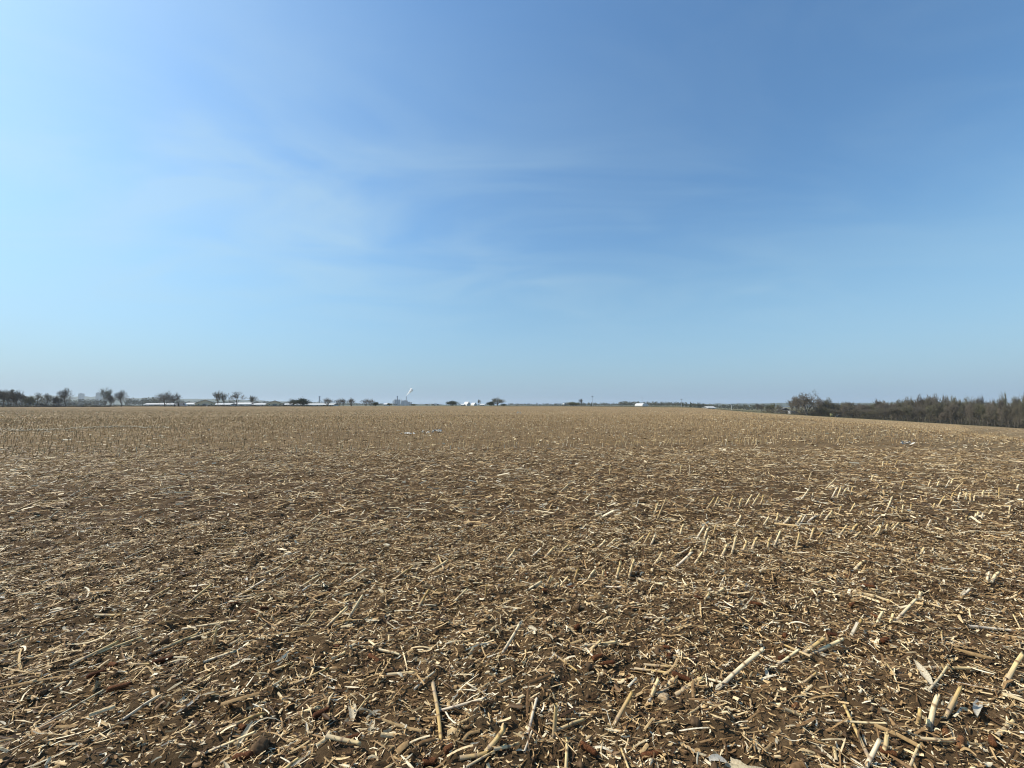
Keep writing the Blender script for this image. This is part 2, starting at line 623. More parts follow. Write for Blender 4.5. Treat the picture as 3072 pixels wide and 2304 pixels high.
LENS = [0.07, 0.11, 0.15, 0.19, 0.24, 0.30, 0.38, 0.5, 0.65]
PROTO = {}
for li, Lh in enumerate(LENS):
    for k in range(3):
        PROTO[(li, k)] = stalk_meshes(Lh, 100 + li * 7 + k, sheath=(k == 0))


def put_stalk(name, base, top, k=None, thick=1.0, grow=True):
    d = top - base
    Lh = d.length
    li = min(range(len(LENS)), key=lambda i: abs(math.log(LENS[i] / max(Lh, 0.03))))
    k = random.randrange(3) if k is None else k
    me, sh = PROTO[(li, k)]
    o = bpy.data.objects.new(name, me)
    s = Lh / LENS[li]
    q = d.to_track_quat('Z', 'Y')
    from mathutils import Quaternion
    q = q @ Quaternion((0, 0, 1), random.uniform(0, 6.28))
    o.rotation_mode = 'QUATERNION'
    o.rotation_quaternion = q
    o.scale = (thick, thick, s)
    o.location = base
    link(o)
    if sh is not None and grow:
        c = bpy.data.objects.new('leaf_sheath', sh)
        link(c, o)
    return o


def stub_from_photo(bx, by, tx, ty):
    """base on the field; the stalk leans along its row, so base and tip fix it in space"""
    base = on_ground(bx, by)
    d = ray(tx, ty)
    # E + t d = base + a ROW + b Z
    A = np.array([[d.x, -ROW.x, 0], [d.y, -ROW.y, 0], [d.z, 0, -1.0]])
    rhs = np.array([base.x, base.y, base.z - EYE])
    t, a, b = np.linalg.solve(A, rhs)
    b = max(b, 0.02)
    Lh = math.hypot(a, b)
    if Lh > 0.5: a, b = a * 0.5 / Lh, b * 0.5 / Lh
    return base, base + ROW * a + Vector((0, 0, b))


def crop(x0, y0, sc, rows):
    return [(x0 + a / sc, y0 + b / sc, x0 + c / sc, y0 + d / sc) for a, b, c, d in rows]


K = 2.765
ORD = ['leftmost', 'second from left', 'third from left', 'fourth from left', 'fifth from left', 'sixth from left', 'seventh from left',
       'eighth from left', 'ninth from left', 'tenth from left', 'eleventh from left', 'twelfth from left', 'thirteenth from left',
       'fourteenth from left', 'fifteenth from left', 'sixteenth from left', 'seventeenth from left', 'eighteenth from left', 'nineteenth from left', 'last']


def photo_xy(p):
    f = Vector((0, math.cos(PITCH), math.sin(PITCH)))
    u = Vector((0, -math.sin(PITCH), math.cos(PITCH)))
    q = Vector(p) - Vector((0, 0, EYE))
    zc = max(q.dot(f), 0.05)
    return 1536 + F * q.x / zc, 1152 - F * q.dot(u) / zc


COLS = ['far left', 'left', 'left of centre', 'centre', 'right of centre', 'right', 'far right']
BANDS = [(2160, 'at the very front'), (2000, 'in the near foreground'), (1880, 'in the foreground'), (1780, 'in the middle foreground'),
         (1700, 'behind the foreground'), (1600, 'in the nearer middle ground'), (1545, 'in the middle ground'), (1500, 'in the farther middle ground'), (1420, 'in the outer residue'), (0, 'at the far edge')]


def label_cells(objs, what, bands=BANDS, cols=COLS):
    """gives alike loose things a place each: strip of the field, part of its width, order from the left"""
    cells = {}
    for o in objs:
        px, py = photo_xy(o.location)
        b = next(t for lim, t in bands if py >= lim)
        c = cols[min(len(cols) - 1, max(0, int(px / 3072 * len(cols))))]
        cells.setdefault((b, c), []).append((px, o))
    for (b, c), lst in cells.items():
        lst.sort(key=lambda t: t[0])
        for i, (_, o) in enumerate(lst):
            o["label"] = '%s %s, %s' % (what, b, c) + ('' if len(lst) == 1 else ', ' + ORD[min(i, 19)])


LOOSE = {'stub': [], 'edge': [], 'fallen': [], 'cob': [], 'husk': []}
NAMED = [
    ((2599, 2297, 2637, 2221), 'thick pinkish corn stub at the bottom edge, leaning right', 2),
    ((2646, 2261, 2654, 2196), 'upright corn stub just behind the thick pinkish one at bottom right', 1),
    ((2751, 2174, 2757, 2127), 'grey broken corn stub, leftmost of the clump in the lower right corner', 2),
    ((2787, 2170, 2816, 2091), 'grey split corn stub in the middle of the lower right clump', 1),
    ((2836, 2145, 2880, 2062), 'yellow corn stub with torn sheath, tallest of the lower right clump', 0),
    ((2773, 2170, 2778, 2152), 'very short corn stub between the two grey ones in the lower right clump', 1),
    ((3013, 2051, 3071, 1964), 'yellow leaning corn stub cut by the right edge of the picture', 1),
    ((2404, 1968, 2473, 1914), 'low leaning corn stub, left one of a crossed pair in the right foreground', 0),
    ((2440, 1964, 2529, 1916), 'nearly flat corn stub, right one of a crossed pair in the right foreground', 1),
    ((2554, 1906, 2583, 1858), 'single corn stub with frayed foot right of the crossed pair', 0),
    ((2630, 1878, 2652, 1836), 'short yellow corn stub, left of two before the long leaning one', 1),
    ((2668, 1870, 2675, 1841), 'stumpy pale corn stub, right of two before the long leaning one', 2),
    ((2693, 1867, 2746, 1800), 'long pale corn stub leaning right in the right foreground row', 1),
    ((2762, 1812, 2767, 1775), 'thin upright corn stub directly behind the long pale leaning one', 1),
    ((2883, 1789, 2905, 1765), 'short leaning corn stub with dark foot towards the right edge', 0),
    ((2963, 1751, 2970, 1718), 'grey upright corn stub of a crossing pair at the right edge', 2),
    ((2975, 1747, 2999, 1718), 'yellow leaning corn stub of a crossing pair at the right edge', 1),
    ((2332, 1995, 2397, 1948), 'thin split corn stub lying low beside the crossed pair', 2),
    ((2151, 2058, 2294, 1950), 'longest and thickest jointed corn stub in the right foreground, leaning right', 1),
    ((2042, 2080, 2111, 2037), 'orange tinged corn stub leaning right of the pale round clod', 1),
    ((1939, 2100, 1974, 2037), 'pale grey corn stub directly left of the round clod', 2),
    ((2008, 2066, 2030, 2047), 'short pinkish corn stub directly behind the round clod', 1),
    ((1842, 2151, 1898, 2080), 'yellow jointed corn stub leaning right, left of the round clod', 1),
    ((1659, 2218, 1666, 2116), 'bright orange upright corn stub near the bottom centre', 1),
    ((1503, 1953, 1561, 1866), 'purple stained bent corn stub with yellow tip in the centre foreground', 1),
    ((2111, 1814, 2127, 1776), 'thick short corn stub right of centre, left one of two', 1),
    ((2147, 1796, 2171, 1765), 'thin corn stub right of centre, right one of two', 2),
    ((1254, 1827, 1288, 1771), 'stout yellow corn stub with dark foot left of the picture centre', 1),
    ((1046, 1863, 1089, 1787), 'long brown corn stub leaning steeply in the centre left foreground', 1),
    ((1368, 1805, 1402, 1765), 'grey corn stub leaning right near the picture centre', 2),
    ((1456, 1787, 1460, 1758), 'thin brown upright corn stub beside a red cob', 2),
    ((1453, 2279, 1512, 2181), 'long grey jointed corn stub leaning right at the bottom centre', 2),
    ((642, 1935, 653, 1878), 'yellow upright corn stub standing alone in the left foreground', 1),
]
ROWS = []
ROWS += [(1766, 1740, 1787, 1711), (1639, 1756, 1654, 1727), (1587, 1774, 1625, 1744), (1677, 1755, 1706, 1729), (979, 1878, 1042, 1821),
         (898, 1764, 959, 1724), (1031, 1751, 1097, 1708), (1191, 1733, 1223, 1708), (912, 1870, 945, 1834), (568, 1805, 635, 1755), (712, 1787, 796, 1740)]
ROWS += crop(2272, 1300, K, [(40, 775, 95, 690), (215, 760, 270, 695), (320, 755, 370, 680), (425, 740, 490, 690), (525, 715, 548, 660),
    (575, 725, 615, 640), (605, 710, 612, 650), (850, 690, 865, 645), (955, 665, 955, 625), (1118, 660, 1122, 615), (1147, 655, 1150, 605),
    (1197, 650, 1205, 590), (1270, 645, 1278, 590), (1453, 610, 1462, 580), (1498, 605, 1560, 520), (1770, 565, 1775, 500), (1800, 555, 1810, 515),
    (1925, 530, 1930, 495), (2005, 550, 2008, 450), (955, 850, 1000, 770), (990, 835, 1015, 760), (1070, 820, 1090, 755), (1105, 800, 1125, 750),
    (1130, 825, 1175, 745), (1410, 770, 1440, 710), (1460, 765, 1485, 740), (1735, 710, 1740, 680), (1765, 710, 1770, 690), (1795, 700, 1805, 665),
    (1820, 700, 1835, 650), (1860, 690, 1870, 660), (500, 890, 540, 815), (815, 870, 860, 820), (1340, 1005, 1375, 940), (810, 1105, 890, 1060),
    (940, 395, 950, 350), (1040, 270, 1045, 235), (1070, 270, 1080, 235), (1140, 275, 1165, 220), (1920, 660, 1945, 635), (2190, 610, 2192, 565),
    (1210, 790, 1215, 750), (1575, 730, 1590, 700)])
ROWS += crop(1400, 1250, K, [(335, 1185, 395, 1095), (545, 1155, 615, 1090), (660, 1155, 740, 1080), (1025, 1090, 1070, 1060), (1080, 1085, 1145, 1020),
    (1175, 1070, 1235, 1010), (1375, 1060, 1470, 985), (1460, 1035, 1525, 965), (1525, 1035, 1560, 975), (1905, 1005, 1970, 915), (1970, 990, 2005, 925),
    (2045, 970, 2065, 895), (1235, 1320, 1275, 1200), (1345, 1290, 1390, 1190), (1015, 1350, 1070, 1270), (1130, 1335, 1140, 1270), (665, 1400, 700, 1320),
    (515, 1450, 620, 1365), (1880, 1205, 1955, 1120), (1735, 1240, 1865, 1120), (1405, 765, 1420, 685), (1185, 485, 1190, 405), (1770, 480, 1775, 405),
    (1850, 470, 1850, 400), (970, 695, 1025, 645), (780, 630, 845, 555), (890, 1350, 925, 1260), (780, 1130, 850, 1070)])
ROWS += crop(600, 1250, K, [(90, 345, 150, 290), (140, 365, 190, 325), (1145, 320, 1165, 250), (1335, 320, 1375, 275), (1390, 340, 1440, 310),
    (1270, 375, 1290, 335), (1580, 365, 1650, 305), (1640, 290, 1655, 255), (1370, 840, 1460, 785), (895, 880, 1000, 800), (1950, 715, 2010, 650),
    (1985, 555, 2020, 525), (1900, 1285, 2050, 1190), (1630, 1335, 1760, 1235), (595, 500, 630, 455), (710, 345, 735, 315), (820, 340, 835, 300)])
ROWS += crop(0, 1200, K, [(265, 535, 330, 485), (345, 530, 420, 485), (490, 500, 535, 480), (915, 525, 970, 480), (1015, 500, 1090, 450), (850, 525, 900, 490),
    (1320, 640, 1360, 600), (680, 725, 740, 680), (575, 800, 660, 755), (1100, 785, 1150, 745), (655, 980, 705, 930), (405, 985, 490, 920), (935, 560, 1040, 510),
    (1760, 480, 1805, 430), (1800, 510, 1845, 470), (2040, 510, 2090, 470), (1655, 550, 1720, 520), (455, 650, 510, 615), (530, 655, 570, 620)])

for c0 in (3.42, 4.12, 4.9):
    a = 1.2 + c0 * 0.3
    while a < 11:
        a += random.choice((0.14, 0.17, 0.2, 0.5, 0.9))
        p = ROW * a + ROWN * (c0 + random.gauss(0, 0.03))
        u, v = photo_xy((p.x, p.y, 0))
        if u < 1950 or u > 3080 or any(abs(u - q[0]) < 14 and abs(v - q[1]) < 30 for q in ROWS): continue
        hh = random.uniform(0.10, 0.18)
        u2, v2 = photo_xy(p + ROW * hh * random.uniform(0.3, 1.1) + Vector((0, 0, hh)))
        ROWS.append((u, v, u2, v2))
GS = 'corn stubs of the field'
n_stub = 0
for (bx, by, tx, ty), lab, k in NAMED:
    b, t = stub_from_photo(bx, by, tx, ty)
    tag(put_stalk('corn_stub', b, t, k, 1.08), lab, 'corn stub', GS)
    n_stub += 1
for row in ROWS:
    b, t = stub_from_photo(*row)
    side = 'right' if row[0] > 1536 else 'left'
    lab = ('pale dry corn stub in the broken rows right of the picture centre' if row[0] > 1536 else
           'pale dry corn stub leaning right among the flattened rows left of the picture centre')
    o = tag(put_stalk('corn_stub', b, t, random.choice((1, 2, 1)), 1.28 if row[0] > 1400 else 1.1), lab, 'corn stub', GS)
    LOOSE['stub'].append(o)
    n_stub += 1
for px in (119, 133):
    b = on_ground(px, 1362)
    tag(put_stalk('corn_stub', b, b + Vector((0.02 if px > 125 else -0.01, 0, 0.2)), 2, 1.6),
        'bright white stub at the far left, %s one of two side by side' % ('left' if px < 125 else 'right'), 'corn stub', GS)
    n_stub += 1

# the standing stubble further out: nearest stubs singly, the rest as one mass
EDGE = 12.9                     # distance of the first untouched row, measured across the rows


def row_points(c0, c1, half, thin=1.0, spacing=0.165):
    cs = np.arange(c0, c1, 0.76)
    out = []
    for c in cs:
        n = int(2 * half(c) / spacing)
        a = (np.arange(n) - n / 2) * spacing + RNG.normal(0, 0.03, n)
        p = np.stack([ROW.x * a + ROWN.x * (c + RNG.normal(0, 0.03, n)), ROW.y * a + ROWN.y * (c + RNG.normal(0, 0.03, n))], -1)
        if thin < 1: p = p[RNG.random(n) < thin]
        out.append(p)
    return np.concatenate(out)


pts = row_points(EDGE - 4.56, 60, lambda c: 2.2 * c + 12)
keep = (pts[:, 1] - 0.162 * pts[:, 0] > 14.0 + 0.5 * (vnoise(pts[:, 0] / 1.5, pts[:, 1] * 0, 43) - 0.5)) & (np.abs(pts[:, 0]) < 1.42 * pts[:, 1] + 2) & (pts[:, 1] > 3) & (pts[:, 1] < 62)
pts = pts[keep]
pts = pts[RNG.random(len(pts)) < (1.0 - 0.65 * sstep(20, 50, pts[:, 1])) * (1.0 - 0.6 * sstep(4, 16, pts[:, 0] - 0.42 * pts[:, 1]))]
pts = pts[RNG.random(len(pts)) < np.where(vnoise(pts[:, 0] / 2.5, pts[:, 1] / 2.5, 41) > 0.22, 0.93, 0.45)]
order = np.argsort(pts[:, 1] - 0.162 * pts[:, 0] + 0.05 * np.abs(pts[:, 0]))
near_mask = (np.abs(pts[:, 0]) < 1.33 * pts[:, 1])
near_idx = [i for i in order if near_mask[i]][:max(0, 300 - n_stub)]
for i in near_idx:
    x, y = pts[i]
    b = Vector((x, y, float(ground(x, y))))
    lean = random.gauss(0.10, 0.14)
    hgt = random.uniform(0.17, 0.31)
    t = b + ROW * (lean * hgt * 1.5) + ROWN * random.gauss(0, 0.03) + Vector((0, 0, hgt))
    o = tag(put_stalk('corn_stub', b, t, random.choice((1, 2, 1, 0)), 1.0), None, 'corn stub', GS)
    LOOSE['edge'].append(o)
rest = np.delete(pts, near_idx, axis=0)


def prisms(base, top, r0, r1, sides=3):
    n = len(base)
    d = top - base
    d /= np.linalg.norm(d, axis=1, keepdims=True) + 1e-9
    ref = np.where(np.abs(d[:, 2:3]) > 0.9, np.array([[1.0, 0, 0]]), np.array([[0, 0, 1.0]]))
    u = np.cross(d, ref)
    u /= np.linalg.norm(u, axis=1, keepdims=True) + 1e-9
    w = np.cross(d, u)
    V = np.empty((n, 2 * sides, 3))
    ph = RNG.random(n) * 6.28
    for k in range(sides):
        a = ph + 2 * math.pi * k / sides
        off = u * np.cos(a)[:, None] + w * np.sin(a)[:, None]
        V[:, k] = base + off * np.asarray(r0).reshape(-1, 1)
        V[:, sides + k] = top + off * np.asarray(r1).reshape(-1, 1)
    b = (np.arange(n) * 2 * sides)[:, None]
    Q = np.concatenate([b + np.array([[k, (k + 1) % sides, sides + (k + 1) % sides, sides + k]]) for k in range(sides)])
    return V.reshape(-1, 3), Q


def stub_mass(p, hmin, hmax, rad, grow=0.0):
    n = len(p)
    b = np.stack([p[:, 0], p[:, 1], ground(p[:, 0], p[:, 1]) - 0.02], -1)
    h = RNG.uniform(hmin, hmax, n)
    lean = RNG.normal(0.10, 0.16, n) * h
    side = RNG.normal(0, 0.12, n) * h
    t = b + np.stack([ROW.x * lean + ROWN.x * side, ROW.y * lean + ROWN.y * side, h], -1)
    rad = rad * (1 + grow * np.clip(p[:, 1] - 20, 0, 60) / 20)
    return prisms(b, t, rad, rad * 0.85)


v1, q1 = stub_mass(rest, 0.11, 0.25, 0.0105, 0.9)
# knocked over stubs in the trampled strip before it, lying along their rows
flat = row_points(4.6, 15.5, lambda c: 2.2 * c + 10, 0.5, 0.19)
fd = flat[:, 1] - 0.162 * flat[:, 0]
flat = flat[(np.abs(flat[:, 0]) < 1.42 * flat[:, 1] + 1.5) & (flat[:, 1] > 4.2) & (fd < 14.2)]
fd = flat[:, 1] - 0.162 * flat[:, 0]
flat = flat[RNG.random(len(flat)) < 0.10 + 0.75 * sstep(10.5, 13.8, fd) * np.where(flat[:, 0] < 2, 1.0, 0.5)]
n = len(flat)
b = np.stack([flat[:, 0], flat[:, 1], ground(flat[:, 0], flat[:, 1])], -1)
L_ = RNG.uniform(0.14, 0.36, n)
el = np.clip(RNG.normal(0.42, 0.25, n), 0.08, 1.3)
az = RNG.normal(math.radians(20), 0.25, n)
t = b + np.stack([np.cos(el) * np.cos(az) * L_, np.cos(el) * np.sin(az) * L_, np.sin(el) * L_], -1)
v2, q2 = prisms(b, t, np.full(n, 0.0115), np.full(n, 0.0095), 4)
far = row_points(40, 230, lambda c: 2.2 * c + 6, 0.22)
far = far[(np.abs(far[:, 0]) < 1.36 * far[:, 1] + 3) & (far[:, 1] > 36) & (far[:, 0] - 153 + (far[:, 1] - 200) * 0.92 < -4)]
far = far[RNG.random(len(far)) < 1.0 - 0.7 * sstep(50, 160, far[:, 1])]
v3, q3 = stub_mass(far, 0.06, 0.14, 0.034, 0.25)
me = np_mesh('standing_stubble', np.vstack([v1, v2]), [np.vstack([q1, q2 + len(v1)])], M_STUBBLE)
tag(obj('standing_stubble', me), 'dense standing corn stubble in the nearer half of the open field', 'stubble', kind='stuff')
M_FARSTUBBLE = straw_mat('far_stubble_straw', 'island', 0.6, [(0, (0.40, 0.285, 0.155)), (1, (0.52, 0.395, 0.23))])
tag(obj('far_stubble', np_mesh('far_stubble', v3, [q3], M_FARSTUBBLE)), 'smooth looking far stubble reaching to the trees on the horizon', 'stubble', kind='stuff')

# ---- fallen stalks, the larger ones singly
FALLEN = [((707, 1928), (799, 1878), 'straight pale stalk lying in the left foreground right of the upright yellow stub'),
          ((463, 1955), (593, 1899), 'long pale stalk with frayed tip lying in the left foreground'),
          ((231, 1990), (351, 1943), 'grey weathered stalk lying near the left edge'),
          ((564, 1885), (709, 1874), 'dark grey stalk lying behind the upright yellow stub'),
          ((300, 1843), (366, 1838), 'thick pale chip of stalk in the left foreground'),
          ((395, 2140), (480, 2108), 'split pale stalk shaving in the left foreground'),
          ((400, 1992), (452, 1990), 'short bright stalk piece beside a red cob in the left foreground'),
          ((876, 2127), (960, 2117), 'bright cream stalk chunk with dark ends in the centre left foreground'),
          ((1002, 2246), (1080, 2254), 'reddish jointed stalk piece lying at the bottom left of centre'),
          ((840, 2004), (870, 2000), 'cream stalk end lying in the centre left foreground'),
          ((1300, 2067), (1318, 2233), 'long thin stalk lying pointing away in the bottom centre'),
          ((1400, 2300), (1465, 2284), 'pale thick stalk lying at the bottom edge, centre'),
          ((1152, 1961), (1202, 1970), 'yellow jointed stalk piece left of centre'),
          ((2784, 2236), (2860, 2240), 'grey and yellow stalk section lying in the lower right corner'),
          ((1180, 2025), (1245, 2020), 'pair-wide yellow stalk section lying left of centre'),
          ((1690, 2183), (1754, 2160), 'grey bleached stalk piece right of the orange upright stub'),
          ((1920, 1730), (1990, 1760), 'pale stalk lying across the rows right of centre'),
          ((1920, 2000), (2012, 2030), 'tan split stalk lying right of centre'),
          ((1668, 1972), (1735, 2016), 'pale splintered stalk lying right of the purple stub'),
          ((1775, 1945), (1800, 1935), 'small dark stalk bit right of the purple stub'),
          ((2920, 1895), (3050, 1900), 'long straw pale stalk lying near the right edge')]
GF = 'fallen corn stalk pieces'
nf = 0
for a, b, lab in FALLEN:
    p, q = on_ground(*a), on_ground(*b)
    p.z += 0.014; q.z += 0.02
    tag(put_stalk('fallen_stalk', p, q, random.choice((1, 2)), 1.0, False), lab, 'corn stalk', GF)
    nf += 1
while nf < 290:
    y = 1.5 + 7.5 * random.random() ** 1.4
    x = random.uniform(-1.33, 1.33) * y
    Lh = min(0.42, max(0.05, random.lognormvariate(math.log(0.11), 0.55)))
    a = random.gauss(math.radians(25), 0.75)
    p = Vector((x, y, float(ground(x, y)) + 0.018))
    qx, qy = x + math.cos(a) * Lh, y + math.sin(a) * Lh
    q = Vector((qx, qy, float(ground(qx, qy)) + 0.018 + max(0, random.gauss(0, 0.10)) * Lh))
    o = put_stalk('fallen_stalk', p, q, random.choice((1, 2)), random.uniform(0.45, 0.95), False)
    LOOSE['fallen'].append(tag(o, None, 'corn stalk', GF))
    nf += 1

# ---- cobs
def cob_mesh(length, seed, split=False):
    r = random.Random(seed)
    sides, rings = 14, 11
    V, Fq = [], []
    r0 = 0.0125
    for k in range(rings):
        t = k / (rings - 1)
        for j in range(sides):
            a = 2 * math.pi * j / sides
            bump = 1.0 + (0.10 if (j + k) % 2 else -0.08) + r.uniform(-0.05, 0.05)
            end = 0.55 if k in (0, rings - 1) else 1.0
            rr_ = r0 * (1 - 0.22 * t) * bump * end
            V.append(((t - 0.5) * length + r.uniform(-.001, .001), rr_ * math.cos(a), rr_ * math.sin(a)))
    for k in range(rings - 1):
        for j in range(sides):
            a, b = k * sides + j, k * sides + (j + 1) % sides
            Fq.append((a, a + sides, b + sides, b))
    n = len(V)
    V += [(-0.5 * length + 0.003, 0, 0), (0.5 * length - 0.003, 0, 0)]
    Ft = [(n, j, (j + 1) % sides) for j in range(sides)] + [(n + 1, (rings - 1) * sides + (j + 1) % sides, (rings - 1) * sides + j) for j in range(sides)]
    return np_mesh('corn_cob', V, [Fq, Ft], M_COB, False)


COBS = [cob_mesh(L_, 30 + i) for i, L_ in enumerate((0.04, 0.055, 0.07, 0.09))]
cob_px = []
for x0, rows in ((0, [(990, 1010), (940, 810), (800, 880), (1350, 770), (2110, 410), (2000, 1310), (2010, 1640)]),
                 (800, [(890, 775), (580, 670), (2040, 670), (450, 1210), (700, 1420), (1510, 1580), (1350, 1640)]),
                 (1500, [(810, 775), (885, 800), (640, 520), (1060, 885), (735, 1540), (1255, 1530), (370, 215), (590, 150), (1445, 205),
                         (2120, 310), (1380, 660), (1410, 730), (1610, 740), (1510, 960)]),
                 (2272, [(230, 575), (625, 570), (215, 720), (920, 175), (1565, 1350), (1090, 1550), (1690, 1475), (1950, 1440), (320, 1160), (1060, 620)])):
    cob_px += [(x0 + a / K, 1704 + b / K) for a, b in rows]
COB_LAB = {0: 'large dark red corn cob, biggest in the left foreground', 1: 'dark red cob half hidden by stalks in the left foreground',
           4: 'rust coloured cob right of the long fallen stalks at left', 18: 'round brown cob end seen end-on at the bottom, right of centre',
           14: 'orange red cob piece, left one of a touching pair right of centre', 15: 'orange red cob piece, right one of a touching pair right of centre',
           13: 'rusty cob leaning at the foot of the purple stained stub' if False else None}
for i, (px, py) in enumerate(cob_px):
    p = on_ground(px, py)
    o = bpy.data.objects.new('corn_cob', COBS[i % 4] if i else COBS[3])
    o.location = p + Vector((0, 0, 0.019))
    o.scale = (1.15,) * 3
    o.rotation_euler = (random.uniform(0, 6), random.uniform(-.2, .2), random.uniform(-0.6, 0.9))
    link(o)
    tag(o, COB_LAB.get(i), 'corn cob', 'corn cobs')
    if not COB_LAB.get(i): LOOSE['cob'].append(o)
for i in range(46):
    y = 3.0 + 7 * random.random()
    x = random.uniform(-1.3, 1.3) * y
    o = bpy.data.objects.new('corn_cob', COBS[i % 4])
    o.location = (x, y, float(ground(x, y)) + 0.012)
    o.rotation_euler = (random.uniform(0, 6), random.uniform(-.25, .25), random.uniform(0, 3.14))
    link(o)
    LOOSE['cob'].append(tag(o, None, 'corn cob', 'corn cobs'))


# ---- husks and torn leaves
def husk_mesh(seed, L_=0.13, W_=0.03, curl=1.0):
    r = random.Random(seed)
    nl, nw = 9, 5
    V, Fq = [], []
    bend = r.uniform(-1.4, 1.6) * curl
    sweep = r.uniform(-0.7, 0.7)
    twist = r.uniform(-1.1, 1.1)
    x = z = yy = 0.0
    for k in range(nl):
        t = k / (nl - 1)
        ang = bend * (t - 0.3)
        sw = sweep * t
        w = W_ * math.sin(math.pi * min(1, 0.12 + t * 0.9)) ** 0.6 * (1 + r.uniform(-.12, .12))
        tw = twist * t
        for j in range(nw):
            q = j / (nw - 1) - 0.5
            cup = 0.35 * W_ * (q * q * 4) * r.uniform(0.7, 1.2)
            oy, oz = q * w, cup
            V.append((x, yy + oy * math.cos(tw) - oz * math.sin(tw), z + oy * math.sin(tw) + oz * math.cos(tw)))
        x += L_ / nl * math.cos(ang) * math.cos(sw)
        yy += L_ / nl * math.sin(sw)
        z += L_ / nl * math.sin(ang) * 0.6
    for k in range(nl - 1):
        for j in range(nw - 1):
            a = k * nw + j
            Fq.append((a, a + nw, a + nw + 1, a + 1))
    V = np.array(V)
    V[:, 2] -= np.percentile(V[:, 2], 15)
    return np_mesh('corn_husk', V, [Fq], M_HUSK, True)


HUSKS = [husk_mesh(200 + i, 0.09 + 0.02 * (i % 6), 0.016 + 0.006 * (i % 4)) for i in range(14)]
HUSK_PX = [(1100, 2138, 'curled cream husks in a tuft, left of centre at the bottom'), (1075, 2125, 'curled cream husks in a tuft, left of centre at the bottom'),
           (1120, 2150, 'curled cream husks in a tuft, left of centre at the bottom'), (1060, 2145, 'curled cream husks in a tuft, left of centre at the bottom'),
           (2150, 2285, 'crumpled grey husk at the bottom edge, right of centre'), (2175, 2292, 'crumpled grey husk at the bottom edge, right of centre'),
           (2130, 2295, 'crumpled grey husk at the bottom edge, right of centre'), (2190, 2275, 'crumpled grey husk at the bottom edge, right of centre'),
           (2505, 2285, 'ragged pale husk at the bottom edge left of the thick pinkish stub'), (2530, 2292, 'ragged pale husk at the bottom edge left of the thick pinkish stub'),
           (2940, 2115, 'pale green husk right of the lower right stub clump'), (2790, 2070, 'slender pointed cream husk behind the lower right stub clump'),
           (450, 2115, 'pale husk shaving in the left foreground'), (295, 1785, 'white husk flake in the left foreground'),
           (1640, 1925, 'frayed white husk beside the purple stained stub'), (1610, 1910, 'frayed white husk beside the purple stained stub'),
           (1830, 1528, 'pale bone shaped husk lying alone right of the centre'), (1860, 1538, 'thin tail of pale husk beside the bone shaped one'),
           (600, 2090, 'cream folded husk in the left foreground'), (760, 2170, 'brownish folded husk in the left foreground')]
for i, (px, py, lab) in enumerate(HUSK_PX):
    o = bpy.data.objects.new('corn_husk', HUSKS[i % 14])
    o.location = on_ground(px, py) + Vector((0, 0, 0.012))
    o.rotation_euler = (random.uniform(-.3, .3), random.uniform(-.15, .1), random.uniform(0, 6.28))
    o.scale = (1.1,) * 3
    link(o)
    same = [q for q in HUSK_PX if q[2] == lab]
    if len(same) > 1:
        k = sorted(q[0] for q in same).index(px)
        lab += ', ' + (('left one', 'right one') if len(same) == 2 else ('leftmost', 'second', 'third', 'rightmost'))[k]
    tag(o, lab, 'corn husk', 'corn husks')
for i in range(250):
    y = 1.45 + 6.5 * random.random() ** 1.5
    x = random.uniform(-1.36, 1.36) * y
    o = bpy.data.objects.new('corn_husk', HUSKS[random.randrange(14)])
    o.location = (x, y, float(ground(x, y)) + 0.012)
    o.rotation_euler = (random.uniform(-.5, .5), random.uniform(-.2, .15), random.uniform(0, 6.28))
    o.scale = (random.uniform(0.35, 0.8),) * 3
    link(o)
    LOOSE['husk'].append(tag(o, None, 'corn husk', 'corn husks'))
label_cells(LOOSE['stub'], 'dry leaning corn stub')
COLS16 = [t + ' across' for t in ('first sixteenth', 'second sixteenth', 'third sixteenth', 'fourth sixteenth', 'fifth sixteenth',
          'sixth sixteenth', 'seventh sixteenth', 'eighth sixteenth', 'ninth sixteenth', 'tenth sixteenth', 'eleventh sixteenth', 'twelfth sixteenth',
          'thirteenth sixteenth', 'fourteenth sixteenth', 'fifteenth sixteenth', 'last sixteenth')]
label_cells(LOOSE['edge'], 'upright stub', [(0, 'in first standing rows')], COLS16)
label_cells(LOOSE['fallen'], 'loose dry stalk piece')
label_cells(LOOSE['cob'], 'reddish brown cob piece')
label_cells(LOOSE['husk'], 'dry torn husk')


# ---- pale round clod and other clods
def clod(name, p, size, seed, mat, lab=None):
    r = np.random.default_rng(seed)
    n1, n2 = 12, 18
    V, Fq = [], []
    for i in range(n1 + 1):
        th = math.pi * i / n1
        for j in range(n2):
            ph = 2 * math.pi * j / n2
            x, y, z = math.sin(th) * math.cos(ph), math.sin(th) * math.sin(ph), math.cos(th)
            k = 0.70 + 0.42 * float(vnoise(np.array(x * 1.7 + seed * 3.1 + z), np.array(y * 1.7 - z * 1.3), seed)) + 0.30 * float(vnoise(np.array(x * 5.1 + z * 3), np.array(y * 5.1 - z * 4), seed + 1))
            V.append((x * k, y * k, z * k * 0.78))
    for i in range(n1):
        for j in range(n2):
            a, b = i * n2 + j, i * n2 + (j + 1) % n2
            Fq.append((a, a + n2, b + n2, b))
    me = np_mesh(name, np.array(V) * size, [Fq], mat, True)
    o = obj(name, me)
    o.location = p + Vector((0, 0, size * 0.3))
    o.rotation_euler = (0, 0, seed)
    return o


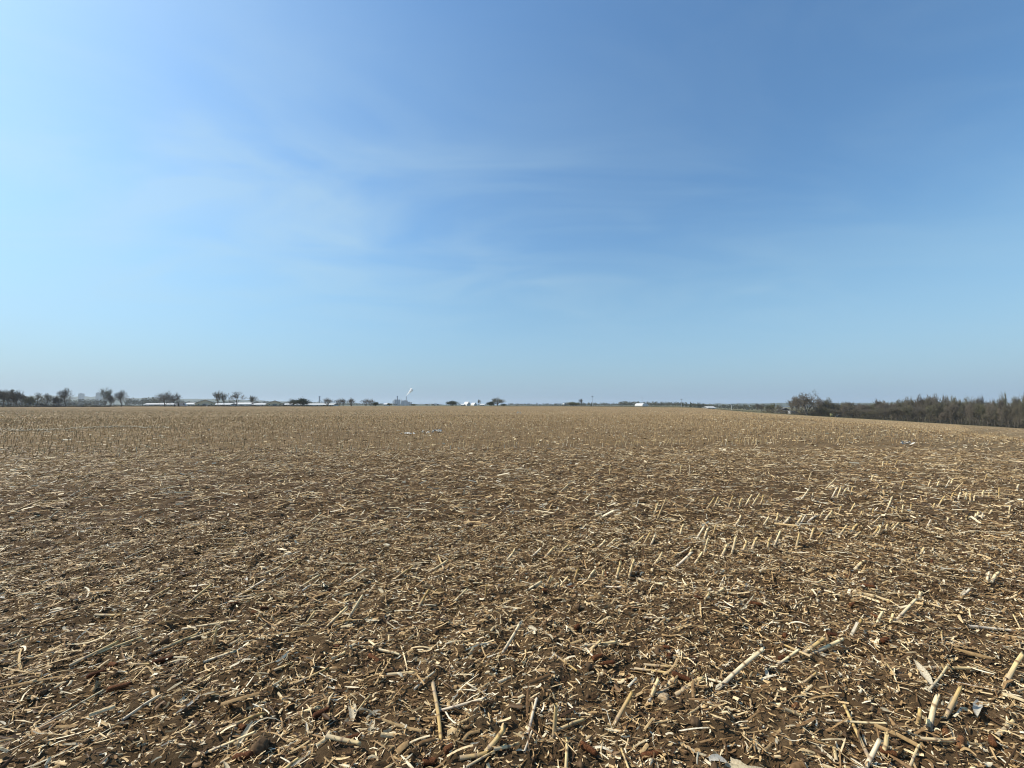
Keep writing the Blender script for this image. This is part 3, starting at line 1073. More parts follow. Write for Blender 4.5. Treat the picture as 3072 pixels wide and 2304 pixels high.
M_CLOD = plain('pale_clod', (0.38, 0.29, 0.18), 0.95, 0.35, 70, 0.1)
M_SOILCLOD = plain('soil_clod', (0.095, 0.062, 0.036), 0.95, 0.35, 60, 0.1)
tag(clod('soil_clod', on_ground(1990, 2098), 0.030, 3, M_CLOD), 'pale round clod beside leaning stubs right of the bottom centre', 'clod')
tag(clod('soil_clod', on_ground(2085, 2185), 0.024, 5, M_SOILCLOD), 'small brown clod, half buried below the pale round one', 'clod')
tag(clod('soil_clod', on_ground(775, 2265), 0.034, 8, M_SOILCLOD), 'brown soil clod at the bottom edge, left foreground', 'clod')
tag(clod('soil_clod', on_ground(2455, 1878), 0.02, 9, M_SOILCLOD), 'small brown clod left of the leaning stubs in the right foreground', 'clod')

# ---- loose litter: uncountable shreds of leaf, husk and rind
def litter(n, y0, y1, len_med, len_sig, w0, w1, seg, across, lift, pitch_sd, seed, curl=0.5, cover=0.6):
    r = np.random.default_rng(seed)
    m = int(n * 2.2)
    yy = np.sqrt(r.random(m) * (y1 * y1 - y0 * y0) + y0 * y0)
    xx = r.uniform(-1, 1, m) * (1.4 * yy + 1.0)
    # drifts of thicker cover and barer ground, more cover to the right and further out
    dens = 0.30 + 0.85 * vnoise(xx / 0.9, yy / 0.9, 51) * vnoise(xx / 0.25, yy / 0.25, 52) + 0.35 * (vnoise(xx / 2.6, yy / 2.6, 53) - 0.5)
    bare = np.exp(-(((xx - 2.3) / 0.9) ** 2 + ((yy - 2.35) / 0.28) ** 2)) + 0.8 * np.exp(-(((xx - 0.05) / 0.35) ** 2 + ((yy - 1.95) / 0.25) ** 2))
    dens = dens + 0.10 * np.clip(xx / (yy + .5), -1, 1) + 0.06 - 0.30 * bare
    keep = r.random(m) < np.clip(dens / cover, 0.05, 1)
    xx, yy = xx[keep][:n], yy[keep][:n]
    n = len(xx)
    L_ = np.clip(np.exp(r.normal(math.log(len_med), len_sig, n)), 0.012, 0.38)
    W_ = r.uniform(w0, w1, n) * np.where(r.random(n) < 0.12, 2.0, 1.0)
    W_ = np.minimum(W_, L_ * 0.45)
    yaw = np.where(r.random(n) < 0.45, r.normal(math.radians(15), 0.5, n), r.uniform(0, math.pi * 2, n))
    pit = r.normal(0, pitch_sd, n)
    roll = r.normal(0, 0.5, n)
    bend = r.normal(0, curl, n)
    swp = r.normal(0, curl * 0.8, n)
    z0 = ground(xx, yy) + np.abs(r.normal(0, lift, n)) + 0.003
    k = np.arange(seg) / (seg - 1) - 0.5
    a = np.arange(across) / (across - 1) - 0.5
    T, A = np.meshgrid(k, a, indexing='ij')
    T, A = T.ravel()[None], A.ravel()[None]
    taper = 1 - 0.6 * np.abs(T * 2) ** 2 * (r.random((n, 1)) < 0.5)
    lx = T * L_[:, None]
    ly = A * W_[:, None] * taper + swp[:, None] * (T * T) * L_[:, None]
    lz = bend[:, None] * (T * T - 0.1) * L_[:, None] * 0.7 + (0.25 - A * A) * W_[:, None] * 1.3
    c, s = np.cos(roll)[:, None], np.sin(roll)[:, None]
    ly, lz = ly * c - lz * s, ly * s + lz * c
    c, s = np.cos(pit)[:, None], np.sin(pit)[:, None]
    lx, lz = lx * c - lz * s, lx * s + lz * c
    c, s = np.cos(yaw)[:, None], np.sin(yaw)[:, None]
    wx, wy = lx * c - ly * s, lx * s + ly * c
    lz = lz - np.minimum(lz.min(axis=1, keepdims=True) + 0.004, 0) * 0.75
    V = np.stack([xx[:, None] + wx, yy[:, None] + wy, z0[:, None] + lz], -1)
    nv = seg * across
    loc = []
    for i in range(seg - 1):
        for j in range(across - 1):
            p = i * across + j
            loc.append((p, p + across, p + across + 1, p + 1))
    Q = ((np.arange(n) * nv)[:, None, None] + np.array(loc)[None]).reshape(-1, 4)
    return V.reshape(-1, 3), Q


parts = [litter(32000, 0.7, 5.2, 0.031, 0.52, 0.0035, 0.010, 3, 3, 0.012, 0.18, 1, 0.35, 0.5),
         litter(96000, 0.7, 5.4, 0.025, 0.48, 0.003, 0.008, 3, 2, 0.009, 0.22, 7, 0.5, 0.45),
         litter(54000, 0.7, 5.6, 0.016, 0.45, 0.002, 0.006, 2, 2, 0.007, 0.35, 2, 0.4, 0.45),
         litter(3500, 0.7, 5.2, 0.036, 0.35, 0.010, 0.020, 4, 3, 0.012, 0.30, 8, 0.9),
         litter(3500, 0.7, 5.2, 0.10, 0.4, 0.004, 0.010, 6, 2, 0.014, 0.15, 9, 0.4),
         litter(3600, 0.7, 5.2, 0.10, 0.35, 0.005, 0.012, 4, 3, 0.016, 0.10, 3, 0.16),
         litter(118000, 5.0, 14.5, 0.062, 0.50, 0.007, 0.017, 2, 2, 0.016, 0.18, 4),
         litter(120000, 5.0, 14.5, 0.034, 0.4, 0.005, 0.011, 2, 2, 0.008, 0.25, 14, 0.4, 0.4),
         litter(6000, 5.0, 14.5, 0.22, 0.3, 0.009, 0.016, 2, 3, 0.03, 0.10, 5),
         litter(72000, 14.0, 46.0, 0.12, 0.4, 0.014, 0.030, 2, 2, 0.03, 0.15, 6),
         litter(24000, 44.0, 120.0, 0.22, 0.4, 0.025, 0.05, 2, 2, 0.05, 0.15, 16)]
off, VV, QQ = 0, [], []
for v, q in parts:
    VV.append(v); QQ.append(q + off); off += len(v)
me = np_mesh('straw_litter', np.vstack(VV), [np.vstack(QQ)], M_LITTER)
tag(obj('straw_litter', me), 'chopped straw, leaf and husk litter strewn over the bare soil', 'straw litter', kind='stuff')

r = np.random.default_rng(91)
dp = np.array([on_ground(px, 1291 + 4 * math.sin(px / 70.0) - 0.012 * px)[:2] for px in r.uniform(-20, 460, 330)]) + r.normal(0, 0.5, (330, 2))
dl, da = r.uniform(0.08, 0.22, 330), r.uniform(0, 3.14, 330)
b = np.stack([dp[:, 0], dp[:, 1], ground(dp[:, 0], dp[:, 1]) + 0.06], -1)
v, q = prisms(b, b + np.stack([np.cos(da) * dl, np.sin(da) * dl, r.uniform(0, 0.08, 330)], -1), np.full(330, 0.03), np.full(330, 0.02))
tag(obj('pale_husk_drift', np_mesh('pale_husk_drift', v, [q], M_SHEATH)), 'band of pale husk scraps across the stubble at far left', 'husk litter', kind='stuff')

# ---- crumbs of soil, thrown up everywhere
r = np.random.default_rng(95)
nc = 8000
cy = np.sqrt(r.random(nc) * (5.5 ** 2 - 0.8) + 0.8)
cx = r.uniform(-1, 1, nc) * (1.38 * cy + 0.6)
kp = r.random(nc) < 0.35 + 0.65 * (vnoise(cx / 0.5, cy / 0.5, 97) > 0.5)
cx, cy = cx[kp], cy[kp]
nc = len(cx)
sz = np.clip(np.exp(r.normal(math.log(0.009), 0.45, nc)), 0.004, 0.03)
octa = np.array([[1, 0, 0], [-1, 0, 0], [0, 1, 0], [0, -1, 0], [0, 0, 1], [0, 0, -1]], dtype=float)
V = octa[None] * (r.uniform(0.6, 1.25, (nc, 6, 1))) + r.normal(0, 0.22, (nc, 6, 3))
V = V * sz[:, None, None] + np.stack([cx, cy, ground(cx, cy) + sz * 0.4], -1)[:, None]
tri = np.array([[0, 2, 4], [2, 1, 4], [1, 3, 4], [3, 0, 4], [2, 0, 5], [1, 2, 5], [3, 1, 5], [0, 3, 5]])
tag(obj('soil_crumbs', np_mesh('soil_crumbs', V.reshape(-1, 3), [((np.arange(nc) * 6)[:, None, None] + tri[None]).reshape(-1, 3)], M_SOILCLOD)),
    'dark crumbs of soil scattered between the straw', 'soil', kind='stuff')

# ---- white scraps out in the stubble
M_SCRAP = plain('white_scrap', (0.50, 0.48, 0.43), 0.6, 0.08, 4)
SCR = []


def scrap(px, py, w, h, lab, n=7):
    p = on_ground(px, py)
    r = random.Random(int(px))
    mb = MB()
    for i in range(n):
        cx, cy = r.gauss(0, w * 0.33), r.gauss(0, w * 0.25)
        pts_ = [(cx + r.uniform(-.2, .2) * w, cy + r.uniform(-.2, .2) * w, r.uniform(0, h)) for _ in range(4)]
        pts_.sort(key=lambda q: math.atan2(q[1] - cy, q[0] - cx))
        mb.add(pts_ + [(cx, cy, h * r.uniform(.5, 1.1))], [(0, 1, 4), (1, 2, 4), (2, 3, 4), (3, 0, 4)])
    o = mb.build('plastic_scrap', M_SCRAP)
    o.location = p
    tag(o, lab, 'plastic scrap', 'white scraps in the field')


scrap(1308, 1297, 0.6, 0.16, 'white crumpled scraps in the stubble, right end of the bright streak left of centre', 16)
scrap(1280, 1300, 0.5, 0.18, 'white crumpled scraps in the stubble, middle of the bright streak left of centre', 8)
scrap(1222, 1303, 0.6, 0.10, 'white crumpled scraps in the stubble, left end of the bright streak left of centre', 9)
scrap(1556, 1242, 0.8, 0.45, 'small white lump standing out on the field below the round tree')
scrap(2720, 1336, 0.4, 0.2, 'white crumpled bag in the dip of the field at right')

# ------------------------------------------------------------------ trees
M_BARK = plain('bark', (0.13, 0.112, 0.095), 0.9, 0.3, 1.5, 0.1)


def twig_material():
    m, nt, N, L, b = nodes_of('twigs')
    oi = N.new('ShaderNodeObjectInfo')
    c = ramp(nt, [(0, (0.09, 0.08, 0.067)), (0.3, (0.15, 0.13, 0.103)), (0.6, (0.125, 0.118, 0.08)), (0.8, (0.185, 0.155, 0.12)), (1, (0.13, 0.12, 0.105))])
    L.new(oi.outputs['Random'], c.inputs[0])
    L.new(c.outputs[0], b.inputs['Base Color'])
    b.inputs['Roughness'].default_value = 0.9
    b.inputs['Specular IOR Level'].default_value = 0.1
    return m


M_TWIG = twig_material()
M_TWIG_WARM = plain('reddish_twigs', (0.15, 0.115, 0.09), 0.9, 0.3, 0.4, 0.1)
M_YOUNG = plain('young_leaves', (0.15, 0.165, 0.06), 0.7, 0.35, 0.7, 0.2)
M_DARKLEAF = plain('evergreen_leaves', (0.045, 0.06, 0.028), 0.8, 0.35, 0.7, 0.2)


def grow_tree(seed, H=10.0, trunk=0.25, spread=0.8, levels=5, droop=0.0, tk=1.0, stems=1, kids=(7, 4, 4, 3)):
    """segments of a bare broadleaf tree: heavy limbs and fine twigs, as two meshes"""
    r = random.Random(seed)
    thick, thin, tips = [], [], []

    def branch(p, d, L_, rad, lev):
        n = 3 if lev < 3 else 2
        q = p
        pts_ = [p]
        for i in range(n):
            d = (d + Vector((r.gauss(0, .16), r.gauss(0, .16), r.gauss(0.05 - droop * lev * .06, .10)))).normalized()
            q2 = q + d * (L_ / n)
            ra, rb = rad * (1 - 0.45 * i / n), rad * (1 - 0.45 * (i + 1) / n)
            (thick if lev <= 2 else thin).append((q, q2, ra, rb))
            q = q2
            pts_.append(q)
        if lev >= levels:
            tips.append((q, d))
            return
        kn = kids[min(lev, len(kids) - 1)]
        for c in range(kn):
            t = r.uniform(0.3, 1.0) if lev > 0 else 0.14 + 0.86 * (c + r.random()) / kn
            i = min(n - 1, int(t * n))
            f = t * n - i
            s = pts_[i].lerp(pts_[i + 1], min(1, f))
            a = 2 * math.pi * (c + r.random() * 0.8) / kn
            u = d.orthogonal().normalized()
            w = d.cross(u)
            side = u * math.cos(a) + w * math.sin(a)
            nd = (d * r.uniform(0.55, 1.0) + side * spread * r.uniform(0.6, 1.3) + Vector((0, 0, 0.22))).normalized()
            kl = r.uniform(0.55, 0.82) * (1.25 - 0.65 * t if lev == 0 else 1.0)
            branch(s, nd, L_ * kl, max(rad * r.uniform(0.42, 0.6), 0.014 * tk), lev + 1)
    for sct in range(stems):
        d0 = Vector((r.gauss(0, .07 + .22 * (stems > 1)), r.gauss(0, .07 + .22 * (stems > 1)), 1)).normalized()
        branch(Vector((r.gauss(0, .25 * (stems > 1)), r.gauss(0, .25 * (stems > 1)), -0.3)), d0, H * 0.5, trunk / math.sqrt(stems), 0)
    zmax = max(s[1].z for s in thin)
    k = H / zmax
    width = 2.0 * float(np.percentile(np.hypot([t[0].x for t in tips], [t[0].y for t in tips]), 92)) * k

    def to_mesh(segs, name, sides, mat, smin):
        A = np.array([s[0][:] for s in segs]) * k
        B = np.array([s[1][:] for s in segs]) * k
        ra = np.maximum(np.array([s[2] for s in segs]), smin)
        rb = np.maximum(np.array([s[3] for s in segs]), smin)
        v, q = prisms(A, B, ra, rb, sides)
        return np_mesh(name, v, [q], mat, True)
    tips_a = np.array([t[0][:] for t in tips]) * k
    return to_mesh(thick, 'trunk', 5, M_BARK, 0.03), to_mesh(thin, 'crown', 3, M_TWIG, 0.028 * tk), tips_a, width


def leaf_mesh(tips, per, size, seed, mat, jitter=0.35):
    r = np.random.default_rng(seed)
    c = np.repeat(tips, per, axis=0) + r.normal(0, jitter, (len(tips) * per, 3))
    n = len(c)
    u = r.normal(0, 1, (n, 3)); u /= np.linalg.norm(u, axis=1, keepdims=True)
    w = r.normal(0, 1, (n, 3)); w = np.cross(u, w); w /= np.linalg.norm(w, axis=1, keepdims=True)
    s = size * r.uniform(0.6, 1.3, (n, 1))
    V = np.stack([c - u * s, c + w * s * .55, c + u * s, c - w * s * .55], 1).reshape(-1, 3)
    Q = np.arange(4 * n).reshape(-1, 4)
    return np_mesh('young_leaves', V, [Q], mat)


TREES = {
    'spread': grow_tree(1, 10, 0.26, 0.85), 'tall': grow_tree(2, 10, 0.24, 0.62), 'open': grow_tree(3, 10, 0.24, 0.8, kids=(4, 4, 4, 3)),
    'multi': grow_tree(4, 10, 0.3, 0.6, stems=4, kids=(4, 3, 4, 4), levels=4), 'round': grow_tree(5, 10, 0.34, 1.0, tk=1.25), 'slim': grow_tree(6, 10, 0.2, 0.5),
    'wood_a': grow_tree(7, 10, 0.22, 0.6, tk=1.3), 'wood_b': grow_tree(8, 10, 0.2, 0.7, tk=1.3), 'wood_c': grow_tree(9, 10, 0.2, 0.55, stems=2, tk=1.3),
    'wood_d': grow_tree(10, 10, 0.24, 0.8, kids=(4, 4, 4, 4), tk=1.2), 'shrub': grow_tree(12, 4, 0.12, 0.8, stems=6, levels=4, kids=(3, 3, 4, 4), tk=1.0)}
LEAFY = {k: leaf_mesh(TREES[k][2], 2, 0.11, 60 + i, M_YOUNG) for i, k in enumerate(('slim', 'tall', 'round', 'wood_b', 'shrub'))}
DENSE = {k: leaf_mesh(TREES[k][2], 4, 0.17, 80 + i, M_DARKLEAF, 0.5) for i, k in enumerate(('spread', 'shrub', 'round'))}


def tree(kind, px, depth, top, base, lab, leaves=None, wid=None, group=None, name='bare_tree', rz=None):
    """a tree in the bearing of photo column px; top and base are photo rows that give its height at that distance"""
    x, y = far_xy(px, depth)
    H = (base - top) / F * depth
    H0 = 4.0 if kind == 'shrub' else 10.0
    tk_, ck_, _, W0 = TREES[kind]
    root = empty(name, (x, y, float(macro(x, y)) - 0.05), random.uniform(0, 6.28) if rz is None else rz)
    s = H / H0
    w = s if wid is None else (wid / F * depth) * y / math.hypot(x, y) / W0
    root.scale = (w, w, s)
    link(bpy.data.objects.new('trunk', tk_), root)
    link(bpy.data.objects.new('crown', ck_), root)
    if leaves == 'young': link(bpy.data.objects.new('young_leaves', LEAFY[kind]), root)
    if leaves == 'dense': link(bpy.data.objects.new('foliage', DENSE[kind]), root)
    return tag(root, lab, 'tree', group or 'field edge trees')


LT = [  # kind, px, depth, top, base, label, leaves, width, name
    ('wood_a', 8, 215, 1168, 1220, 'dark bare tree cut by the left edge of the picture', None, 60),
    ('wood_b', 42, 220, 1169, 1220, 'dense dark bare tree second from the left edge', None, 56),
    ('wood_d', 64, 225, 1180, 1220, 'small dark tree filling in right of the dense one at far left', None, 34),
    ('wood_c', -18, 212, 1166, 1220, 'dark tree half outside the left edge, in front of the others', None, 60),
    ('wood_b', 24, 228, 1168, 1220, 'dense dark tree between the two leftmost dark ones', None, 60),
    ('wood_c', 52, 218, 1173, 1220, 'bushy dark tree at the front of the far left clump', 'young' if 0 else None, 50),
    ('shrub', 84, 222, 1188, 1218, 'low olive bush at the right end of the far left clump', 'young', 40),
    ('open', 112, 225, 1173, 1216, 'left leaning bare tree, left one of a dark pair at far left', None, 46),
    ('spread', 138, 225, 1175, 1216, 'dark bare tree, right one of a pair at far left', None, 44),
    ('shrub', 172, 228, 1184, 1216, 'low bushy tree left of the tallest bare tree at far left', None, 34),
    ('spread', 197, 230, 1160, 1216, 'tallest airy bare tree at far left with forked crown', None, 62),
    ('slim', 314, 235, 1161, 1217, 'slender tree with yellow green young leaves in the left group', 'young', 36),
    ('shrub', 331, 235, 1180, 1217, 'small thin tree between the yellow green tree and a wide bare one', None, 24),
    ('spread', 365, 238, 1168, 1217, 'wide dark bare tree right of the yellow green one', None, 56),
    ('round', 496, 245, 1169, 1217, 'flat topped bare tree with twin stems, left half of a joined pair', None, 56),
    ('round', 524, 245, 1174, 1217, 'flat topped bare tree, right half of a joined pair', None, 50),
    ('slim', 656, 250, 1171, 1218, 'thin bare tree with one arching limb right of the first tan gable', None, 34),
    ('tall', 674, 250, 1177, 1218, 'slim dense bare tree beside the arching one', None, 26),
    ('open', 708, 250, 1173, 1218, 'wide forked bare tree between the two tan gables', None, 54),
    ('slim', 757, 255, 1186, 1219, 'small bare tree just left of the second tan gable', None, 30),
    ('round', 878, 265, 1196, 1219, 'dark leafy tree, left one of two right of the second tan gable', 'dense', 32),
    ('shrub', 906, 265, 1198, 1219, 'dark leafy tree, right one of two right of the second tan gable', 'dense', 34),
    ('multi', 982, 270, 1192, 1219, 'fan shaped bare tree beside the grey elevator tower', None, 36),
    ('multi', 1016, 275, 1194, 1219, 'fan shaped bare tree second from the grey elevator tower', None, 26),
    ('multi', 1030, 278, 1194, 1219, 'fan shaped bare tree third from the grey elevator tower', None, 24),
    ('multi', 1054, 280, 1193, 1219, 'fan shaped bare tree fourth from the grey elevator tower', None, 32),
    ('multi', 1097, 285, 1195, 1219, 'bushy bare tree fifth from the grey elevator tower', None, 28),
    ('multi', 1112, 285, 1196, 1219, 'bare tree last in the row before the silos', None, 24),
    ('shrub', 1126, 285, 1208, 1219, 'small dark bush at the end of the tree row before the silos', 'dense', 18),
    ('shrub', 1168, 400, 1211, 1219, 'olive bush left of the silos', 'young', 16),
    ('shrub', 1242, 400, 1213, 1219, 'olive bush right of the silos', 'young', 18),
    ('shrub', 1281, 600, 1213, 1218, 'tiny dark tree left of the white truck', None, 9),
    ('shrub', 1298, 600, 1213, 1218, 'tiny dark tree beside the white truck', None, 9),
    ('shrub', 1355, 420, 1206, 1219, 'low rounded dark tree left of the white peaked sheds', 'dense', 26),
    ('slim', 1437, 430, 1200, 1219, 'light green poplar beside the white peaked sheds', 'young', 10),
    ('round', 1493, 330, 1193, 1219.5, 'single big round tree near the picture centre on the horizon', 'young', 46),
    ('shrub', 1472, 330, 1208, 1219.5, 'low dark bush left of the big round tree', 'dense', 20),
    ('shrub', 1511, 330, 1214, 1219.5, 'low dark bush right of the big round tree', 'dense', 14),
    ('slim', 1743, 420, 1200, 1223, 'tall thin bare tree left of the light mast', None, 14),
    ('shrub', 1722, 430, 1211, 1223, 'brown green bush left of the tall thin tree', 'young', 36),
    ('spread', 2270, 330, 1209, 1234, 'hazy bare tree left of the two green trees at right', None, 24),
    ('wood_b', 2283, 330, 1211, 1234, 'hazy small tree beside the green trees at right', None, 18),
    ('round', 2305, 300, 1209, 1234, 'dark green rounded tree left of the dark house', 'dense', 26),
    ('wood_b', 2319, 300, 1206, 1234, 'greyish green tree between the two rounded green trees', 'young', 24),
    ('round', 2338, 295, 1205, 1234, 'fresh green tree touching the dark house', 'young', 26),
    ('slim', 2373, 250, 1194, 1238, 'thin bare tree behind the dark house', None, 28),
    ('wood_a', 2386, 232, 1190, 1243, 'smaller bare tree at the left foot of the big one', None, 44),
    ('round', 2421, 222, 1171, 1244.5, 'biggest bare tree at the left end of the wood with forked trunk', None, 92),
    ('spread', 2456, 230, 1188, 1244, 'bare tree directly right of the biggest one', None, 48),
    ('spread', 2486, 228, 1190, 1246, 'pale bare tree at the start of the wood', None, 48),
    ('wood_d', 2400, 240, 1188, 1243, 'bare tree behind the left side of the biggest one', None, 50),
]
for row in LT:
    kind, px, depth, top, base, lab, lv, wid = row
    top, wid = base - (base - top) * 1.07, wid * 1.06
    tree(kind, px, depth, top, base, lab, lv, wid, name='shrub' if kind == 'shrub' else 'bare_tree')


def edge_row(px):
    """photo row where the field meets the wood"""
    return float(np.interp(px, [2440, 2600, 2700, 2800, 2900, 3000, 3072, 3200], [1244, 1254, 1261, 1267, 1273, 1278, 1281, 1288]))


def edge_depth(px):
    return float(np.interp(px, [2440, 2640, 2850, 3072, 3300], [222, 200, 176, 152, 130]))


tall = {2722: (1186, 'tall hazy bare tree rising from the wood, leftmost of the tall ones'), 2760: (1178, 'tall wide bare tree in the wood, left of the tallest pair'),
        2785: (1180, 'tall bare tree in the middle of the tallest group in the wood'), 2808: (1176, 'tallest bare tree of the wood, right end of the tallest group'),
        2866: (1189, 'tall dark bare tree standing apart above the wood'), 3062: (1194, 'green tinged tree at the right end of the wood')}
for px, (top, lab) in tall.items():
    tree('spread' if px < 2870 else 'wood_b', px, edge_depth(px) + 10, top, edge_row(px), lab, 'young' if px > 3000 else None, 46, 'trees of the wood')
kinds = ['wood_a', 'wood_b', 'wood_c', 'wood_d']
r_ = random.Random(5)
WOOD = {}
for rank, (step, dd, lo, hi) in enumerate(((11, 4, 0.50, 0.95), (12, 12, 0.68, 1.08), (13, 24, 0.78, 1.22))):
    px = 2462 + rank * 4
    while px < 3190:
        topline = float(np.interp(px, [2440, 2550, 2650, 2720, 2800, 2900, 3000, 3072, 3200], [1208, 1209, 1208, 1203, 1199, 1203, 1199, 1195, 1194]))
        b = edge_row(px)
        Hp = (b - topline) * r_.uniform(lo, hi) * 1.12
        lv = 'young' if r_.random() < 0.12 else None
        kind = r_.choice(kinds)
        if lv: kind = 'wood_b'
        lab = ('bare tree along the front edge of the dense wood at right', 'bare tree in the middle of the dense wood at right',
               'bare tree at the back of the dense wood at right, seen over the others')[rank]
        wcell = ('beside the biggest bare tree', 'left end', 'left part', 'below the tall ones, left', 'below the tall ones, right', 'middle right part', 'right part', 'right end')[min(7, int((px - 2460) / 84))]
        o = tree(kind, px, edge_depth(px) + dd, b - Hp, b, lab, lv, 34 * r_.uniform(0.8, 1.3), 'trees of the wood', name='woodland_tree')
        WOOD.setdefault((rank, wcell), []).append(o)
        px += step * r_.uniform(0.7, 1.3)


for (rank, wcell), lst in WOOD.items():
    for i, o in enumerate(lst):
        o["label"] = '%s woodland tree, %s of the wood, %s' % (('front row', 'middle row', 'back row')[rank], wcell, ORD[min(i, 19)])


# brush under the wood and the dark fence rows: tangled stems nobody could count
def brush(name, path, h0, h1, n, seed, lab, cat, mat, depth_w=6.0, size=0.5, rad=0.02):
    r = np.random.default_rng(seed)
    path = np.array(path)
    seg = np.linalg.norm(np.diff(path, axis=0), axis=1)
    t = r.random(n) * seg.sum()
    cum = np.concatenate([[0], np.cumsum(seg)])
    i = np.clip(np.searchsorted(cum, t) - 1, 0, len(seg) - 1)
    f = (t - cum[i]) / seg[i]
    p = path[i] * (1 - f)[:, None] + path[i + 1] * f[:, None]
    p = p + r.normal(0, depth_w * 0.4, (n, 2))
    hh = h0 + (h1 - h0) * vnoise(p[:, 0] / 4, p[:, 1] / 9, seed)
    z = macro(p[:, 0], p[:, 1]) + r.random(n) ** 1.3 * hh
    d = r.normal(0, 1, (n, 3)); d[:, 2] = np.abs(d[:, 2]) * 1.3
    d /= np.linalg.norm(d, axis=1, keepdims=True)
    b = np.stack([p[:, 0], p[:, 1], z - 0.2], -1)
    v, q = prisms(b, b + d * size * r.uniform(0.5, 1.5, (n, 1)), np.full(n, rad), np.full(n, rad * 0.4))
    return tag(obj(name, np_mesh(name, v, [q], mat)), lab, cat, kind='stuff')


M_BRUSH = plain('brush_stems', (0.105, 0.092, 0.068), 0.9, 0.35, 0.3, 0.1)
M_DARKBRUSH = plain('dark_brush', (0.045, 0.043, 0.035), 0.9, 0.35, 0.3, 0.1)
wood_path = [(far_xy(px, edge_depth(px) + 10)) for px in range(2395, 3240, 30)]
brush('wood_undergrowth', wood_path, 2.0, 6.0, 17000, 3, 'grey brown tangled undergrowth filling the wood on the right', 'undergrowth', M_BRUSH, 11, 1.3, 0.04)
brush('fence_row_brush', [far_xy(px, 262) for px in range(340, 1010, 30)], 0.5, 1.5, 6500, 4, 'dark low brush along the far left edge of the field', 'brush', M_DARKBRUSH, 3, 0.6, 0.05)
brush('field_edge_brush', [far_xy(px, 226) for px in range(-60, 350, 30)], 0.8, 2.4, 5500, 5, 'olive brush under the trees at the far left field edge', 'brush', M_DARKBRUSH, 4, 0.7, 0.045)
brush('house_brush', [far_xy(px, 262 - (px - 2300) * 0.15) for px in range(2290, 2480, 15)], 0.8, 3.0, 5000, 7, 'grey brown brush around the dark house at right', 'brush', M_BRUSH, 5, 0.8, 0.035)
brush('verge_brush', [far_xy(px, 300) for px in range(1520, 2300, 30)], 0.3, 1.0, 5000, 6, 'thin dark verge along the field edge right of centre', 'brush', M_DARKBRUSH, 3, 0.5, 0.04)


# far woods that read as one mass: many small leafless crowns
def far_wood(name, spans, seed, lab, mat, n_tri=110):
    r = np.random.default_rng(seed)
    VV, QQ, off = [], [], 0
    for (p0, p1, depth, topa, topb, base, step) in spans:
        px = p0
        while px < p1:
            f = (px - p0) / (p1 - p0)
            dpt = depth * r.uniform(0.94, 1.1)
            H = (base - (topa + (topb - topa) * f)) / F * dpt * r.uniform(0.62, 1.08)
            x, y = far_xy(px, dpt)
            z0 = float(macro(x, y))
            W = H * r.uniform(0.35, 0.6)
            n = n_tri
            c = r.normal(0, 1, (n, 3))
            c *= (r.random((n, 1)) ** 0.45) / np.linalg.norm(c, axis=1, keepdims=True)
            c = c * np.array([W, W, H * 0.46]) + np.array([x, y, z0 + H * 0.52])
            s = H * 0.062
            u = r.normal(0, s, (n, 3)); w = r.normal(0, s * 0.6, (n, 3))
            V = np.stack([c - u, c + w, c + u, c - w], 1).reshape(-1, 3)
            VV.append(V); QQ.append(np.arange(4 * n).reshape(-1, 4) + off); off += 4 * n
            px += step * r.uniform(0.6, 1.4)
    me = np_mesh(name, np.vstack(VV), [np.vstack(QQ)], mat)
    return tag(obj(name, me), lab, 'wood', kind='stuff')


M_FARWOOD = plain('far_wood', (0.085, 0.085, 0.05), 0.95, 0.3, 0.02, 0.05)
far_wood('distant_wood', [(1512, 1700, 1000, 1215, 1212, 1222, 5), (1690, 1910, 950, 1212, 1211, 1223, 5), (1860, 2120, 900, 1210, 1213, 1226, 5),
                          (2080, 2300, 750, 1215, 1211, 1230, 5), (1690, 1760, 800, 1213, 1212, 1223, 4), (1950, 2140, 760, 1216, 1214, 1226, 5)], 21,
         'low hazy treeline along the horizon right of centre', M_FARWOOD)
far_wood('distant_wood', [(380, 480, 800, 1193, 1191, 1217, 7), (215, 320, 900, 1197, 1194, 1217, 7), (465, 660, 1300, 1199, 1201, 1217, 6), (660, 960, 1500, 1203, 1207, 1218, 5),
                          (960, 1190, 1200, 1209, 1211, 1218, 5), (1230, 1470, 1300, 1214, 1213, 1218, 5), (-40, 215, 1000, 1196, 1196, 1217, 7)], 22,
         'hazy blue green treeline behind the white sheds at left', M_FARWOOD)


# conifers
def conifer_mesh(seed):
    r = np.random.default_rng(seed)
    n = 520
    t = r.random(n) ** 0.8
    a = r.random(n) * 6.283
    rad = (1 - t) * 1.7 * np.sqrt(r.random(n)) * (0.75 + 0.25 * np.sin(t * 40)) + 0.05
    c = np.stack([rad * np.cos(a), rad * np.sin(a), 0.6 + t * 9.2], -1)
    out = np.stack([np.cos(a), np.sin(a), np.full(n, -0.35)], -1)
    side = np.stack([-np.sin(a), np.cos(a), np.zeros(n)], -1)
    s = 0.42
    V = np.stack([c - side * s * .6, c + out * s * 1.3, c + side * s * .6, c - out * s * .4 + np.array([0, 0, .25])], 1).reshape(-1, 3)
    return np_mesh('crown', V, [np.arange(4 * n).reshape(-1, 4)], M_DARKLEAF)


